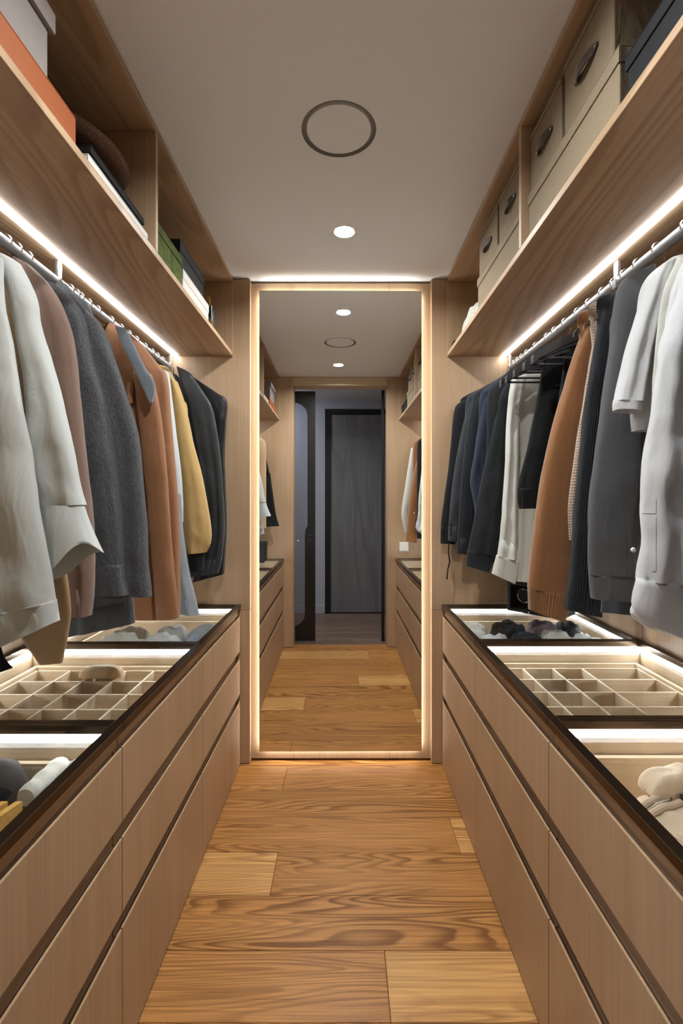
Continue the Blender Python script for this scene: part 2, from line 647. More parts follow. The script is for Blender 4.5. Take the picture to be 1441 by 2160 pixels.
DX0, DX1 = -1.12, -0.252
outer = [(DX0, 0.01), (DX1, 0.01), (DX1, OZ - 0.012), (DX0, OZ - 0.012)]
gx, gx2 = -0.327, -0.352
inner = ([(DX0 + 0.08, 0.20)] + arc(gx2 - 0.12, 0.145 + 0.12, 0.12, -math.pi / 2, 0) + [(gx2, 1.02)] + arc(gx2 + 0.02, 1.04, 0.0, 0, 0, 1)[:0]
         + [(gx2 + 0.004, 1.075), (gx, 1.11)] + arc(gx - 0.13, 2.30 - 0.13, 0.13, 0, math.pi / 2) + [(DX0 + 0.08, 2.30)])
mb = MB()
frame_plate(mb, outer, inner, SY0, SY1)
mb.build('door_frame', 'black_metal', sd)
MB().box(DX0 + 0.05, gx + 0.005, YD2 - 0.022, YD2 - 0.018, 0.16, 2.31).build('glass_pane', 'smoked_glass', sd)
MB().lathe((-0.305, SY1 + 0.001, 1.0), [(0.0, 0.001), (0.022, 0.001), (0.026, 0.004), (0.030, 0.001), (0.030, 0.0)], 24, axis='Y').build('finger_pull', 'black_metal', sd, smooth=True)

# hall behind the camera
wh = struct('wall_hall', (0, YH, 0), 'grey painted hall wall seen through the doorway')
mb = MB()
mb.box(-1.9, -0.19, YH - 0.1, YH, 0, 2.57)
mb.box(0.80, 1.9, YH - 0.1, YH, 0, 2.57)
mb.box(-0.19, 0.80, YH - 0.1, YH, 2.455, 2.57)
mb.build('plaster', 'hall_paint', wh)
for side in (-1, 1):
    MB().box(side * 1.9, side * 2.0, YH - 0.1, YD2 + 0.02, 0, 2.57).build('plaster', 'hall_paint', wh)
bbh = struct('baseboard_hall', (-1, YH, 0), 'painted baseboard along the hall wall')
MB().box(-1.9, -0.19, YH + 0.0002, YH + 0.012, 0, 0.10, c=0.003).build('board', 'hall_paint', bbh)
ch = struct('ceiling_hall', (0, -0.2, 2.57), 'painted hall ceiling')
MB().box(-1.95, 1.95, YH - 0.1, YD2 + 0.02, 2.57, 2.62).build('board', 'ceiling_paint', ch)
dr = struct('door_1', (0.3, YH, 0), 'grey wood hall door in a black frame, seen in mirror')
mb = MB()
mb.box(-0.19, -0.122, YH - 0.06, YH + 0.015, 0, 2.455, c=0.002)
mb.box(0.73, 0.80, YH - 0.06, YH + 0.015, 0, 2.455, c=0.002)
mb.box(-0.122, 0.73, YH - 0.06, YH + 0.015, 2.392, 2.455, c=0.002)
mb.build('door_frame', 'black_metal', dr)
MB().box(-0.119, 0.727, YH - 0.04, YH, 0.012, 2.389, c=0.002).build('door_leaf', 'grey_veneer', dr)
MB().box(-0.122, 0.73, YH - 0.05, YH - 0.01, 0.0, 0.012).build('threshold', 'black_metal', dr)
hl = thing('hall_fill_lamp', 'added unseen cool white lamp that lights the hall', 'downlight', (-0.9, -0.25, 2.57))  # added lamp, out of view, to brighten the hall
MB().lathe((-0.9, -0.25, 2.57), [(0.09, 0.0), (0.09, -0.02), (0.08, -0.02), (0.0001, -0.02)], 32).build('lens', 'fill_hall', hl)

# ================================================================ drawer units under glass counters
def unit(side, F0, B0, y0, y1, label):
    s = side
    X = lambda d: F0 + s * d
    u = thing('drawer_unit', label, 'cabinet', (X(0.3), (y0 + y1) / 2, 0), 'drawer units along the left wall' if s < 0 else 'drawer units along the right wall')
    dep = abs(B0 - F0) - 0.002
    g = 0.0020
    # carcass: sides, bottom, back and the inner walls of the display top
    mb = MB()
    mb.box(X(0.03), X(dep), y0 + g, y0 + 0.014, 0.006, 0.80)
    mb.box(X(0.03), X(dep), y1 - 0.014, y1 - g, 0.006, 0.80)
    mb.box(X(dep - 0.014), X(dep), y0 + 0.014, y1 - 0.014, 0.006, 0.80)
    mb.box(X(0.03), X(dep - 0.014), y0 + 0.014, y1 - 0.014, 0.62, 0.632)
    mb.box(X(0.03), X(dep - 0.014), y0 + 0.014, y1 - 0.014, 0.006, 0.02)
    mb.build('carcass', 'oak_tray', u)
    # ledge the drawer box shows inside the display top
    mb = MB()
    mb.box(X(0.034), X(dep - 0.030), y1 - 0.034, y1 - 0.020, 0.632, 0.742, c=0.001)
    mb.box(X(dep - 0.044), X(dep - 0.030), y0 + 0.030, y1 - 0.034, 0.632, 0.742, c=0.001)
    mb.box(X(0.034), X(dep - 0.030), y0 + 0.020, y0 + 0.034, 0.632, 0.742, c=0.001)
    mb.build('drawer_box', 'oak_tray', u)
    # fascia strip under the metal frame, set back
    MB().box(X(0.012), X(0.03), y0 + g, y1 - g, 0.764, 0.801, c=0.0008).build('fascia', 'oak_length', u)
    for z0, z1 in ((0.585, 0.762), (0.3665, 0.545), (0.008, 0.3275)):
        d = MB()
        # front with a bevelled grip edge along its top
        prof = [(0.0, z0), (0.0, z1 - 0.0015), (0.0012, z1), (0.0042, z1), (0.0058, z1 - 0.003), (0.0075, z1 - 0.022), (0.020, z1 - 0.022), (0.020, z0)]
        d.prism(prof, y0 + g, y1 - g, lambda a, b_, yy: Vector((X(a), yy, b_)))
        dr_ = d.build('drawer', 'oak_upright', u)
        # J-shaped grip channel rising behind the next front
        zt = z1
        pl = [(0.0205, zt - 0.012), (0.0215, zt + 0.0)]
        p = MB()
        prof = [(0.0203, zt - 0.024), (0.0275, zt - 0.024), (0.0275, zt + 0.037), (0.0255, zt + 0.037), (0.0235, zt - 0.018), (0.0203, zt - 0.0205)]
        if zt > 0.7:
            prof = [(a, min(b_, 0.763)) for a, b_ in prof]
        p.prism(prof, y0 + g, y1 - g, lambda a, b_, yy: Vector((X(a), yy, b_)))
        p.build('grip_channel', 'oak_length', dr_)
    # bronze frame of the glass top
    mb = MB()
    zb, zt = 0.8012, ZTOP
    mb.box(X(-0.003), X(0.022), y0 + g / 2, y1 - g / 2, zb, zt, c=0.0012)
    mb.box(X(dep - 0.022), X(dep), y0 + g / 2, y1 - g / 2, zb, zt, c=0.0012)
    mb.box(X(0.022), X(dep - 0.022), y0 + g / 2, y0 + 0.016, zb, zt, c=0.0012)
    mb.box(X(0.022), X(dep - 0.022), y1 - 0.016, y1 - g / 2, zb, zt, c=0.0012)
    fr = mb.build('top_frame', 'bronze', u)
    MB().box(X(0.0222), X(dep - 0.0222), y0 + 0.0162, y1 - 0.0162, zt - 0.0065, zt - 0.0005).build('glass_top', 'counter_glass', u)
    # LED tape along the far edge and the wall edge
    MB().box(X(0.03), X(dep - 0.020), y1 - 0.0146, y1 - 0.0141, 0.781, 0.7995).build('led_strip', 'led_drawer', u)
    MB().box(X(dep - 0.0146), X(dep - 0.0141), y0 + 0.03, y1 - 0.018, 0.781, 0.7995).build('led_strip', 'led_drawer', u)
    return u


ORD = ['nearest the doorway', 'in the middle, with compartment tray', 'beside the mirror']
for s, F0, B0, cuts in ((-1, XL, WL, [YD] + UL + [YE]), (1, XR, WR, [YD] + UR + [YE])):
    for i in range(3):
        unit(s, F0, B0, cuts[i] + (0.002 if i == 0 else 0), cuts[i + 1] - (0.002 if i == 2 else 0),
             'oak three-drawer unit with glass top on the %s side, %s' % ('left' if s < 0 else 'right', ORD[i]))

# ================================================================ overhead shelves and clothes rails
for s, F0, B0, div in ((-1, SL, WL, 1.478), (1, SR, WR, 1.456)):
    sd_ = 'left' if s < 0 else 'right'
    y0, y1 = YD + 0.002, YE - 0.002
    sh = thing('overhead_shelf', 'long open oak shelf box under the ceiling along the %s wall' % sd_, 'shelf', ((F0 + B0) / 2, 1.5, ZS), 'overhead shelves')
    dep = abs(B0 - F0)
    X = lambda d: F0 + s * d
    MB().box(X(0), X(dep - 0.001), y0, y1, ZS, ZS + 0.020, c=0.001).build('bottom_panel', 'oak_length', sh)
    MB().box(X(0), X(dep - 0.001), y0, y1, H - 0.022, H - 0.006, c=0.001).build('top_panel', 'oak_length', sh)
    MB().box(X(dep - 0.012), X(dep - 0.001), y0 + 0.01, y1 - 0.01, ZS + 0.0205, H - 0.0225).build('back_panel', 'oak_length', sh)
    for yy in (y0, div - 0.009, y1 - 0.008):
        w = 0.018 if yy == div - 0.009 else 0.008
        p = MB().box(X(0.0), X(dep - 0.0125), yy, yy + w, ZS + 0.0205, H - 0.0225, c=0.0008).build('upright', 'oak_upright', sh)
        if yy > 1:
            MB().lathe((X(0.055), yy - 0.0008, H - 0.075), [(0.0001, 0.0), (0.0085, 0.0), (0.0095, 0.0009)], 16, axis='Y').build('screw_cap', 'oak_upright', p)
    led = MB().box(X(0.281), X(0.297), y0 + 0.01, y1 - 0.001, ZS - 0.0065, ZS - 0.0001, c=0.0015).build('led_strip', 'led_shelf', sh)
    # rail
    rx = RAIL[s]
    rl = thing('clothes_rail', 'chrome oval hanging rail under the %s overhead shelf' % sd_, 'rail', (rx, 1.5, RAILZ), 'clothes rails')
    ring = []
    for yy in (y0 + 0.001, y1 - 0.001):
        ring.append([Vector((rx + 0.010 * math.cos(a), yy, RAILZ + 0.018 * math.sin(a))) for a in [2 * math.pi * k / 20 for k in range(20)]])
    MB().rings(ring).build('rail_tube', 'satin_rail', rl, smooth=True)
    for yy in (YD + 0.02, 1.497, YE - 0.03):
        mb = MB()
        mb.box(rx - 0.005, rx + 0.005, yy - 0.011, yy + 0.011, RAILZ + 0.012, ZS - 0.0003, c=0.001)
        mb.box(rx - 0.011, rx + 0.011, yy - 0.012, yy + 0.012, RAILZ - 0.019, RAILZ + 0.012, c=0.003)
        mb.build('bracket', 'aluminium', rl)

# ================================================================ fabrics
def fabric(name, c, kind='plain', rough=0.85, contrast=0.12, sheen=0.25, bump=0.35, c2=None):
    m, nt, b = new_mat(name)
    uv = N(nt, 'ShaderNodeUVMap')
    tc = N(nt, 'ShaderNodeTexCoord')
    sep = N(nt, 'ShaderNodeSeparateXYZ')
    link(nt, uv.outputs[0], sep.inputs[0])
    U, V = sep.outputs[0], sep.outputs[1]
    n0 = N(nt, 'ShaderNodeTexNoise')
    n0.inputs['Scale'].default_value = 9.0
    n0.inputs['Detail'].default_value = 3.0
    link(nt, tc.outputs['Object'], n0.inputs['Vector'])
    dark = tuple(x * (1 - 2 * contrast) for x in c[:3]) + (1,)
    lite = c2 if c2 else tuple(min(1, x * (1 + contrast)) for x in c[:3]) + (1,)
    nz = N(nt, 'ShaderNodeTexNoise')
    nz.inputs['Detail'].default_value = 4.0
    h = nz.outputs[0]
    colr = None
    if kind == 'plain':
        nz.inputs['Scale'].default_value = 700.0
        link(nt, tc.outputs['Object'], nz.inputs['Vector'])
        colr = mixc(nt, nz.outputs[0], dark, lite)
        bd = 0.0006
    elif kind == 'melange':
        mp = N(nt, 'ShaderNodeMapping')
        mp.inputs['Scale'].default_value = (1, 1, 5)
        link(nt, tc.outputs['Object'], mp.inputs[0])
        nz.inputs['Scale'].default_value = 120.0
        link(nt, mp.outputs[0], nz.inputs['Vector'])
        colr = mixc(nt, nz.outputs[0], dark, lite)
        bd = 0.0006
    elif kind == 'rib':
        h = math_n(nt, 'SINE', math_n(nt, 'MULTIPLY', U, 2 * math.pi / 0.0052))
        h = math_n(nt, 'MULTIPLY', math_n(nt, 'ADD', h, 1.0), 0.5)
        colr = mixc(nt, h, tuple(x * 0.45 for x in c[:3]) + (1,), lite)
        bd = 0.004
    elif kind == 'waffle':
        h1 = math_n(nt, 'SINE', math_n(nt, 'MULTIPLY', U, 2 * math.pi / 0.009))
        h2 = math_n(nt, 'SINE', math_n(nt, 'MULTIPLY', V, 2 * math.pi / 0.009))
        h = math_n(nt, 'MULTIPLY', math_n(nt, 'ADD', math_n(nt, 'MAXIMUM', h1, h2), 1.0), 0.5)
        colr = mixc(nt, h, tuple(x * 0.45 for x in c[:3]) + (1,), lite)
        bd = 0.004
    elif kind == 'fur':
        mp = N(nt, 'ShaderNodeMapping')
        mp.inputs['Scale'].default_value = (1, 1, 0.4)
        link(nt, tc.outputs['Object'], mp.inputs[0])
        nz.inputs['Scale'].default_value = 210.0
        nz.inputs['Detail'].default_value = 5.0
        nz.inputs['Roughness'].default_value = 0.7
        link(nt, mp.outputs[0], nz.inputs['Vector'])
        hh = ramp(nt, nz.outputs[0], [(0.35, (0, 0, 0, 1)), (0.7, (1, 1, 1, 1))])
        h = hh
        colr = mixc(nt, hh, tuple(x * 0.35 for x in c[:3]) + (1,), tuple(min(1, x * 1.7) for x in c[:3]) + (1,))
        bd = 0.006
    elif kind == 'leather':
        nz.inputs['Scale'].default_value = 60.0
        link(nt, tc.outputs['Object'], nz.inputs['Vector'])
        colr = mixc(nt, nz.outputs[0], dark, lite)
        bd = 0.001
    elif kind == 'linen':
        a = N(nt, 'ShaderNodeMapping')
        a.inputs['Scale'].default_value = (1, 12, 1)
        link(nt, tc.outputs['Object'], a.inputs[0])
        nz.inputs['Scale'].default_value = 120.0
        link(nt, a.outputs[0], nz.inputs['Vector'])
        a2 = N(nt, 'ShaderNodeMapping')
        a2.inputs['Scale'].default_value = (1, 1, 14)
        link(nt, tc.outputs['Object'], a2.inputs[0])
        nz2 = N(nt, 'ShaderNodeTexNoise')
        nz2.inputs['Scale'].default_value = 120.0
        link(nt, a2.outputs[0], nz2.inputs['Vector'])
        h = math_n(nt, 'MULTIPLY', math_n(nt, 'ADD', nz.outputs[0], nz2.outputs[0]), 0.5)
        colr = mixc(nt, ramp(nt, h, [(0.38, (0, 0, 0, 1)), (0.62, (1, 1, 1, 1))]), dark, lite)
        bd = 0.0006
    colr = mixc(nt, 0.25, colr, mixc(nt, n0.outputs[0], dark, lite))
    link(nt, colr, b.inputs['Base Color'])
    b.inputs['Roughness'].default_value = rough
    b.inputs['Specular IOR Level'].default_value = 0.25
    b.inputs['Sheen Weight'].default_value = sheen
    b.inputs['Sheen Roughness'].default_value = 0.5
    bp = N(nt, 'ShaderNodeBump')
    bp.inputs['Strength'].default_value = bump
    bp.inputs['Distance'].default_value = bd
    link(nt, h, bp.inputs['Height'])
    # soft wrinkles
    nw = N(nt, 'ShaderNodeTexNoise')
    nw.inputs['Scale'].default_value = 22.0
    nw.inputs['Detail'].default_value = 2.0
    nw.inputs['Distortion'].default_value = 0.8
    mw = N(nt, 'ShaderNodeMapping')
    mw.inputs['Scale'].default_value = (1, 1, 0.35)
    link(nt, tc.outputs['Object'], mw.inputs[0])
    link(nt, mw.outputs[0], nw.inputs['Vector'])
    bp2 = N(nt, 'ShaderNodeBump')
    bp2.inputs['Strength'].default_value = 0.38
    bp2.inputs['Distance'].default_value = 0.012
    link(nt, nw.outputs[0], bp2.inputs['Height'])
    link(nt, bp.outputs[0], bp2.inputs['Normal'])
    link(nt, bp2.outputs[0], b.inputs['Normal'])
    return m


fabric('white_cotton', srgb(200, 200, 198), 'plain', contrast=0.03)
fabric('offwhite_crepe', srgb(188, 190, 184), 'plain', contrast=0.02)
fabric('cream_linen', srgb(203, 201, 190), 'linen', contrast=0.05)
fabric('mauve_wool', srgb(126, 101, 87), 'plain', contrast=0.05)
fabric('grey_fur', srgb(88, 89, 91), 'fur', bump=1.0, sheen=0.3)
fabric('slate_jersey', srgb(100, 104, 109), 'plain', contrast=0.06)
fabric('camel_leather', srgb(152, 105, 71), 'leather', rough=0.6, contrast=0.07, sheen=0.1)
fabric('grey_tweed', srgb(120, 126, 132), 'melange', contrast=0.2)
fabric('pale_silk', srgb(200, 206, 206), 'plain', rough=0.5, contrast=0.04)
fabric('blue_grey', srgb(138, 142, 148), 'plain', contrast=0.05)
fabric('mustard', srgb(190, 158, 100), 'plain', contrast=0.06)
fabric('charcoal_nylon', srgb(48, 50, 51), 'leather', rough=0.42, contrast=0.1, sheen=0.1)
fabric('black_leather', srgb(30, 30, 31), 'leather', rough=0.38, contrast=0.1, sheen=0.0)
fabric('black_wool', srgb(29, 29, 32), 'plain', contrast=0.1, sheen=0.04)
fabric('black_cotton', srgb(22, 22, 22), 'plain', contrast=0.1, sheen=0.03)
fabric('charcoal_tweed', srgb(59, 61, 64), 'melange', contrast=0.25, sheen=0.1)
fabric('ink_navy', srgb(37, 39, 44), 'plain', contrast=0.1, sheen=0.08)
fabric('blue_navy', srgb(50, 55, 70), 'plain', contrast=0.1, sheen=0.1)
fabric('dark_navy', srgb(41, 43, 45), 'plain', contrast=0.1, sheen=0.1)
fabric('camel_fleece', srgb(146, 98, 57), 'melange', contrast=0.12, sheen=0.4)
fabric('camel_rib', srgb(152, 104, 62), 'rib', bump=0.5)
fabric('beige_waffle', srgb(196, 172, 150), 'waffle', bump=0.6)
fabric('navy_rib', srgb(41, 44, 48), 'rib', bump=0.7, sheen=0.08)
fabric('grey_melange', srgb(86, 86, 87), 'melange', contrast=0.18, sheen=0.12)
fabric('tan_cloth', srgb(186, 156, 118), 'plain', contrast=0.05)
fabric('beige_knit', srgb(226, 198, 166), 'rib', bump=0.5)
fabric('beige_fleece', srgb(226, 200, 170), 'melange', contrast=0.08)
fabric('denim', srgb(76, 80, 86), 'melange', contrast=0.2)
fabric('linen_box', srgb(142, 126, 102), 'linen', contrast=0.13, sheen=0.0)
fabric('grey_suede', srgb(138, 128, 122), 'plain', contrast=0.06)
fabric('brown_leather', srgb(58, 38, 30), 'leather', rough=0.5)
fabric('cream_wool', srgb(224, 214, 192), 'fur', bump=0.6)
fabric('grey_knit', srgb(140, 142, 144), 'rib', bump=0.8)
fabric('plum_cotton', srgb(98, 76, 82), 'plain')
plain('black_plastic', srgb(42, 42, 43), 0.5)
plain('steel_wire', srgb(225, 226, 230), 0.2, metal=1.0)
plain('walnut', srgb(96, 70, 50), 0.5)


# ================================================================ garments
def catmull(rows, m):
    """rows: list of lists of Vectors; resample to m rows"""
    n = len(rows)
    out = []
    for i in range(m):
        t = i * (n - 1) / (m - 1)
        k = min(int(t), n - 2)
        f = t - k
        r = []
        for j in range(len(rows[0])):
            p0, p1, p2, p3 = rows[max(k - 1, 0)][j], rows[k][j], rows[k + 1][j], rows[min(k + 2, n - 1)][j]
            r.append(0.5 * ((2 * p1) + (p2 - p0) * f + (2 * p0 - 5 * p1 + 4 * p2 - p3) * f * f + (3 * p1 - p0 - 3 * p2 + p3) * f * f * f))
        out.append(r)
    return out


def cloth_tube(mb, rows, n=40, m=36, folds=3, amp=0.18, grow=1.0, seed=0, lip=0.025, crumple=0.004, squareness=0.8, top_close=True, hollow=True):
    """rows: (left edge point, right edge point, half thickness vector). A flattened, folded cloth tube open at its lower end."""
    rr = random.Random(seed)
    ph = [rr.uniform(0, 6.28) for _ in range(6)]
    rs = catmull([[Vector(a), Vector(b_), Vector(t)] for a, b_, t in rows], m)
    rings, lens = [], [0.0]
    for i, (a, b_, t) in enumerate(rs):
        f = i / (m - 1)
        c = (a + b_) / 2
        ax = (b_ - a) / 2
        ring = []
        am = amp * (0.25 + 0.75 * f ** grow)
        for k in range(n):
            th = 2 * math.pi * k / n
            cs, sn = math.cos(th), math.sin(th)
            e = squareness
            x = math.copysign(abs(cs) ** e, cs)
            y = math.copysign(abs(sn) ** e, sn)
            w = (math.sin(folds * th + ph[0] + 0.9 * f) * 0.6 + math.sin((folds * 2 + 1) * th + ph[1] - 1.5 * f) * 0.3 + math.sin((folds + 1) * th + ph[2] + 3.0 * f) * 0.4)
            y2 = y * (1.0 + am * w * 1.4) + am * 0.9 * math.sin(folds * 1.7 * x + ph[3] + f * 1.2)
            p = c + ax * x + t * y2
            q = p * 7.0 + Vector((seed * 3.1, 0, 0))
            d = noise.noise(q) * crumple + noise.noise(q * 2.7) * crumple * 0.5
            p = p + t.normalized() * d * 1.5 + Vector((0, 0, noise.noise(q * 0.6)) ) * crumple * 0.6
            ring.append(p)
        rings.append(ring)
        if i:
            lens.append(lens[-1] + (c - (rs[i - 1][0] + rs[i - 1][1]) / 2).length)
    per = sum((rings[m // 2][k] - rings[m // 2][(k + 1) % n]).length for k in range(n))
    V, FS, UV = [], [], []
    for r in rings:
        V += r
    for i in range(m - 1):
        for k in range(n):
            k2 = (k + 1) % n
            FS.append((i * n + k, i * n + k2, (i + 1) * n + k2, (i + 1) * n + k))
            UV.append(((per * k / n, lens[i]), (per * (k + 1) / n, lens[i]), (per * (k + 1) / n, lens[i + 1]), (per * k / n, lens[i + 1])))
    if top_close:
        c = sum(rings[0], Vector()) / n
        V.append(c + (rings[0][0] * 0 + Vector((0, 0, 0.004))))
        o = len(V) - 1
        for k in range(n):
            FS.append((o, (k + 1) % n, k))
            UV.append(((0, 0),) * 3)
    # turned-in lower edge
    last = rings[-1]
    base = (m - 1) * n
    c = sum(last, Vector()) / n
    up = (rs[-2][0] + rs[-2][1] - rs[-1][0] - rs[-1][1]).normalized()
    prev = base
    for sc, dz in (((0.965, 0.002), (0.93, lip), (0.86, lip * 3.0)) if hollow else ((0.9, -0.001),)):
        o = len(V)
        for p in last:
            V.append(c + (p - c) * sc + up * dz)
        for k in range(n):
            k2 = (k + 1) % n
            FS.append((prev + k, prev + k2, o + k2, o + k))
            UV.append(((per * k / n, lens[-1]), (per * (k + 1) / n, lens[-1]), (per * (k + 1) / n, lens[-1]), (per * k / n, lens[-1])))
        prev = o
    V.append(c + up * (lip * 3.0 if hollow else 0))
    o = len(V) - 1
    for k in range(n):
        FS.append((prev + k, prev + (k + 1) % n, o))
        UV.append(((0, 0),) * 3)
    mb.add(V, FS, UV)
    return rings


def pxrows(rows, Y, t, dy=0.0, tilt=0.0):
    """(uL, vL, uR, vR[, t]) pixel outline of a cloth part hanging at depth Y"""
    out = []
    for r in rows:
        a, b_ = at(r[0], r[1], Y), at(r[2], r[3], Y)
        a.y += dy - tilt
        b_.y += dy + tilt
        tt = r[4] if len(r) > 4 else t
        out.append((a, b_, Vector((0, tt, 0))))
    return out


from mathutils.bvhtree import BVHTree


def patch_on(g, part, name, mat, poly, off=0.0013, nu=10, nv=12):
    """thin cloth patch sewn onto the aisle face of a garment part"""
    src = [o for o in g.children if o.name.startswith(part)][0]
    org = WL_[g.name]
    me = src.data
    bvh = BVHTree.FromPolygons([v.co + org for v in me.vertices], [tuple(p.vertices) for p in me.polygons])
    us, vs_ = [p[0] for p in poly], [p[1] for p in poly]
    Y = org.y

    def inside(u, v):
        r = False
        n = len(poly)
        for i in range(n):
            (x1, y1), (x2, y2) = poly[i], poly[(i + 1) % n]
            if (y1 > v) != (y2 > v) and u < (x2 - x1) * (v - y1) / (y2 - y1) + x1:
                r = not r
        return r
    V, FS, ok = [], [], {}
    for j in range(nv + 1):
        for i in range(nu + 1):
            u = min(us) + (max(us) - min(us)) * i / nu
            v = min(vs_) + (max(vs_) - min(vs_)) * j / nv
            d = at(u, v, Y) - Vector((0, 0, CAMZ))
            hit = bvh.ray_cast(Vector((0, 0, CAMZ)), d.normalized())
            if hit[0] is None:
                continue
            ok[(i, j)] = len(V)
            V.append(hit[0] - d.normalized() * off)
    nf = len(V)
    V += [p + (p - Vector((0, 0, CAMZ))).normalized() * off * 2 for p in V]
    edge = {}
    for j in range(nv):
        for i in range(nu):
            k = [(i, j), (i + 1, j), (i + 1, j + 1), (i, j + 1)]
            cu = min(us) + (max(us) - min(us)) * (i + .5) / nu
            cv = min(vs_) + (max(vs_) - min(vs_)) * (j + .5) / nv
            if all(q in ok for q in k) and inside(cu, cv):
                f = [ok[q] for q in k]
                FS.append(f)
                FS.append([q + nf for q in reversed(f)])
                for a_, b_ in zip(f, f[1:] + f[:1]):
                    if (b_, a_) in edge:
                        del edge[(b_, a_)]
                    else:
                        edge[(a_, b_)] = 1
    for a_, b_ in edge:
        FS.append([a_, b_, b_ + nf, a_ + nf])
    if FS:
        return MB().add(V, FS).build(name, mat, g, smooth=True, angle=1.0)


GAR = {'n': 0}
LABELS = []


def hanger(side, Y, label, kind='wood', bar=False, hb=0.105):
    rx = RAIL[side]
    h = thing('clothes_hanger', label, 'hanger', (rx, Y, 1.93), 'hangers on the left rail' if side < 0 else 'hangers on the right rail')
    # hook: runs from the neck up round the rail
    pts = [(rx, Y, 1.957)]
    pts += [(rx + side * 0.004, Y, 1.985), (rx + side * 0.018, Y, 2.005)]
    pts += [(rx + side * 0.0185 * math.cos(a), Y, RAILZ + 0.0015 + 0.0215 * math.sin(a)) for a in [math.radians(d) for d in range(-40, 205, 18)]]
    MB().tube(pts, 0.0017, 6).build('hook', 'steel_wire', h, smooth=True)
    mat = {'wood': 'walnut', 'black': 'black_plastic'}[kind]
    mb = MB()
    prof_n = 22
    V0, V1 = [], []
    for i in range(prof_n + 1):
        t = -1 + 2 * i / prof_n
        x = rx + t * hb
        zt = 1.960 - 0.10 * hb / 0.205 * abs(t) ** 1.3 - 0.006 * (1 - abs(t)) - (0.006 if abs(t) > 0.97 else 0)
        hgt = (0.040 if kind == 'black' and hb > 0.15 else 0.026) - 0.008 * abs(t)
        V0.append((x, zt - 0.004))
        V1.append((x, zt - hgt))
    poly = V0 + V1[::-1]
    wd_ = 0.013 if kind == 'black' and hb > 0.15 else 0.0045
    mb.prism(poly, Y - wd_, Y + wd_, lambda a, b_, d: Vector((a, d, b_)))
    mb.build('shoulder_bar', mat, h, smooth=True, angle=0.9)
    if bar:
        MB().tube([(rx - hb * .93, Y, 1.866), (rx - hb * .9, Y, 1.845), (rx + hb * .9, Y, 1.845), (rx + hb * .93, Y, 1.866)], 0.0045, 8).build('trouser_bar', mat, h, smooth=True)
    return h


def body_rows(side, Y, zs, zh, hw, th, hem=1.0, xs=0.0):
    rx = RAIL[side]
    rows = []
    tc_ = th * 1.3
    for z, w, t in ((1.968, 0.055, min(0.020, tc_)), (1.955, 0.085, min(0.030, tc_)), (zs + 0.025, hw * 0.86, min(0.030, tc_)), (zs - 0.01, hw * 0.97, min(0.034, tc_)), (zs - 0.10, hw, th),
                    ((zs + zh) / 2, hw * (1 + hem) / 2, th), (zh + 0.05, hw * hem, th * 1.1), (zh, hw * hem, th * 1.1)):
        a, b_ = rx - w + xs, rx + w + xs
        a, b_ = max(a, WL + 0.012), min(b_, WR - 0.012)
        rows.append((Vector((a, Y, z)), Vector((b_, Y, z)), Vector((0, t, 0))))
    return rows


def garment(name, side, Y, label, cat, mat, body=None, sleeve=None, sleeve_t=0.026, dy=-0.012, cuff=None, cuff_mat=None, cuff_name='cuff', folds=3, amp=0.16,
            kind='wood', seed=None, tilt=0.0, crumple=0.004, hang=True, hlabel=None, bfolds=4, n=44):
    GAR['n'] += 1
    sd = GAR['n'] if seed is None else seed
    rx = RAIL[side]
    g = thing(name, label, cat, (rx, Y, 1.3), 'clothes on the left rail' if side < 0 else 'clothes on the right rail')
    if hang:
        hanger(side, Y, hlabel or ('%s hanger carrying the %s' % ('black' if kind == 'black' else 'wooden', label.split(',')[0])), kind, hb=0.10 if isinstance(body, dict) else 0.035)
    if body:
        mb = MB()
        cloth_tube(mb, body_rows(side, Y, **body) if isinstance(body, dict) else body, folds=bfolds, amp=0.18, seed=sd + 50, crumple=crumple, n=n, top_close=False)
        mb.build('body', mat, g, smooth=True, angle=1.6)
    if sleeve:
        mb = MB()
        cloth_tube(mb, pxrows(sleeve, Y, sleeve_t, dy, tilt), folds=folds, amp=amp, seed=sd, crumple=crumple, n=n)
        sl = mb.build('sleeve', mat, g, smooth=True, angle=1.6)
        if cuff:
            mb = MB()
            cloth_tube(mb, pxrows(cuff, Y, sleeve_t * 0.9, dy, tilt), folds=2, amp=0.06, seed=sd + 9, crumple=crumple * 0.4, m=8, n=n, lip=0.012)
            mb.build(cuff_name, cuff_mat or mat, sl, smooth=True, angle=1.6)
    return g


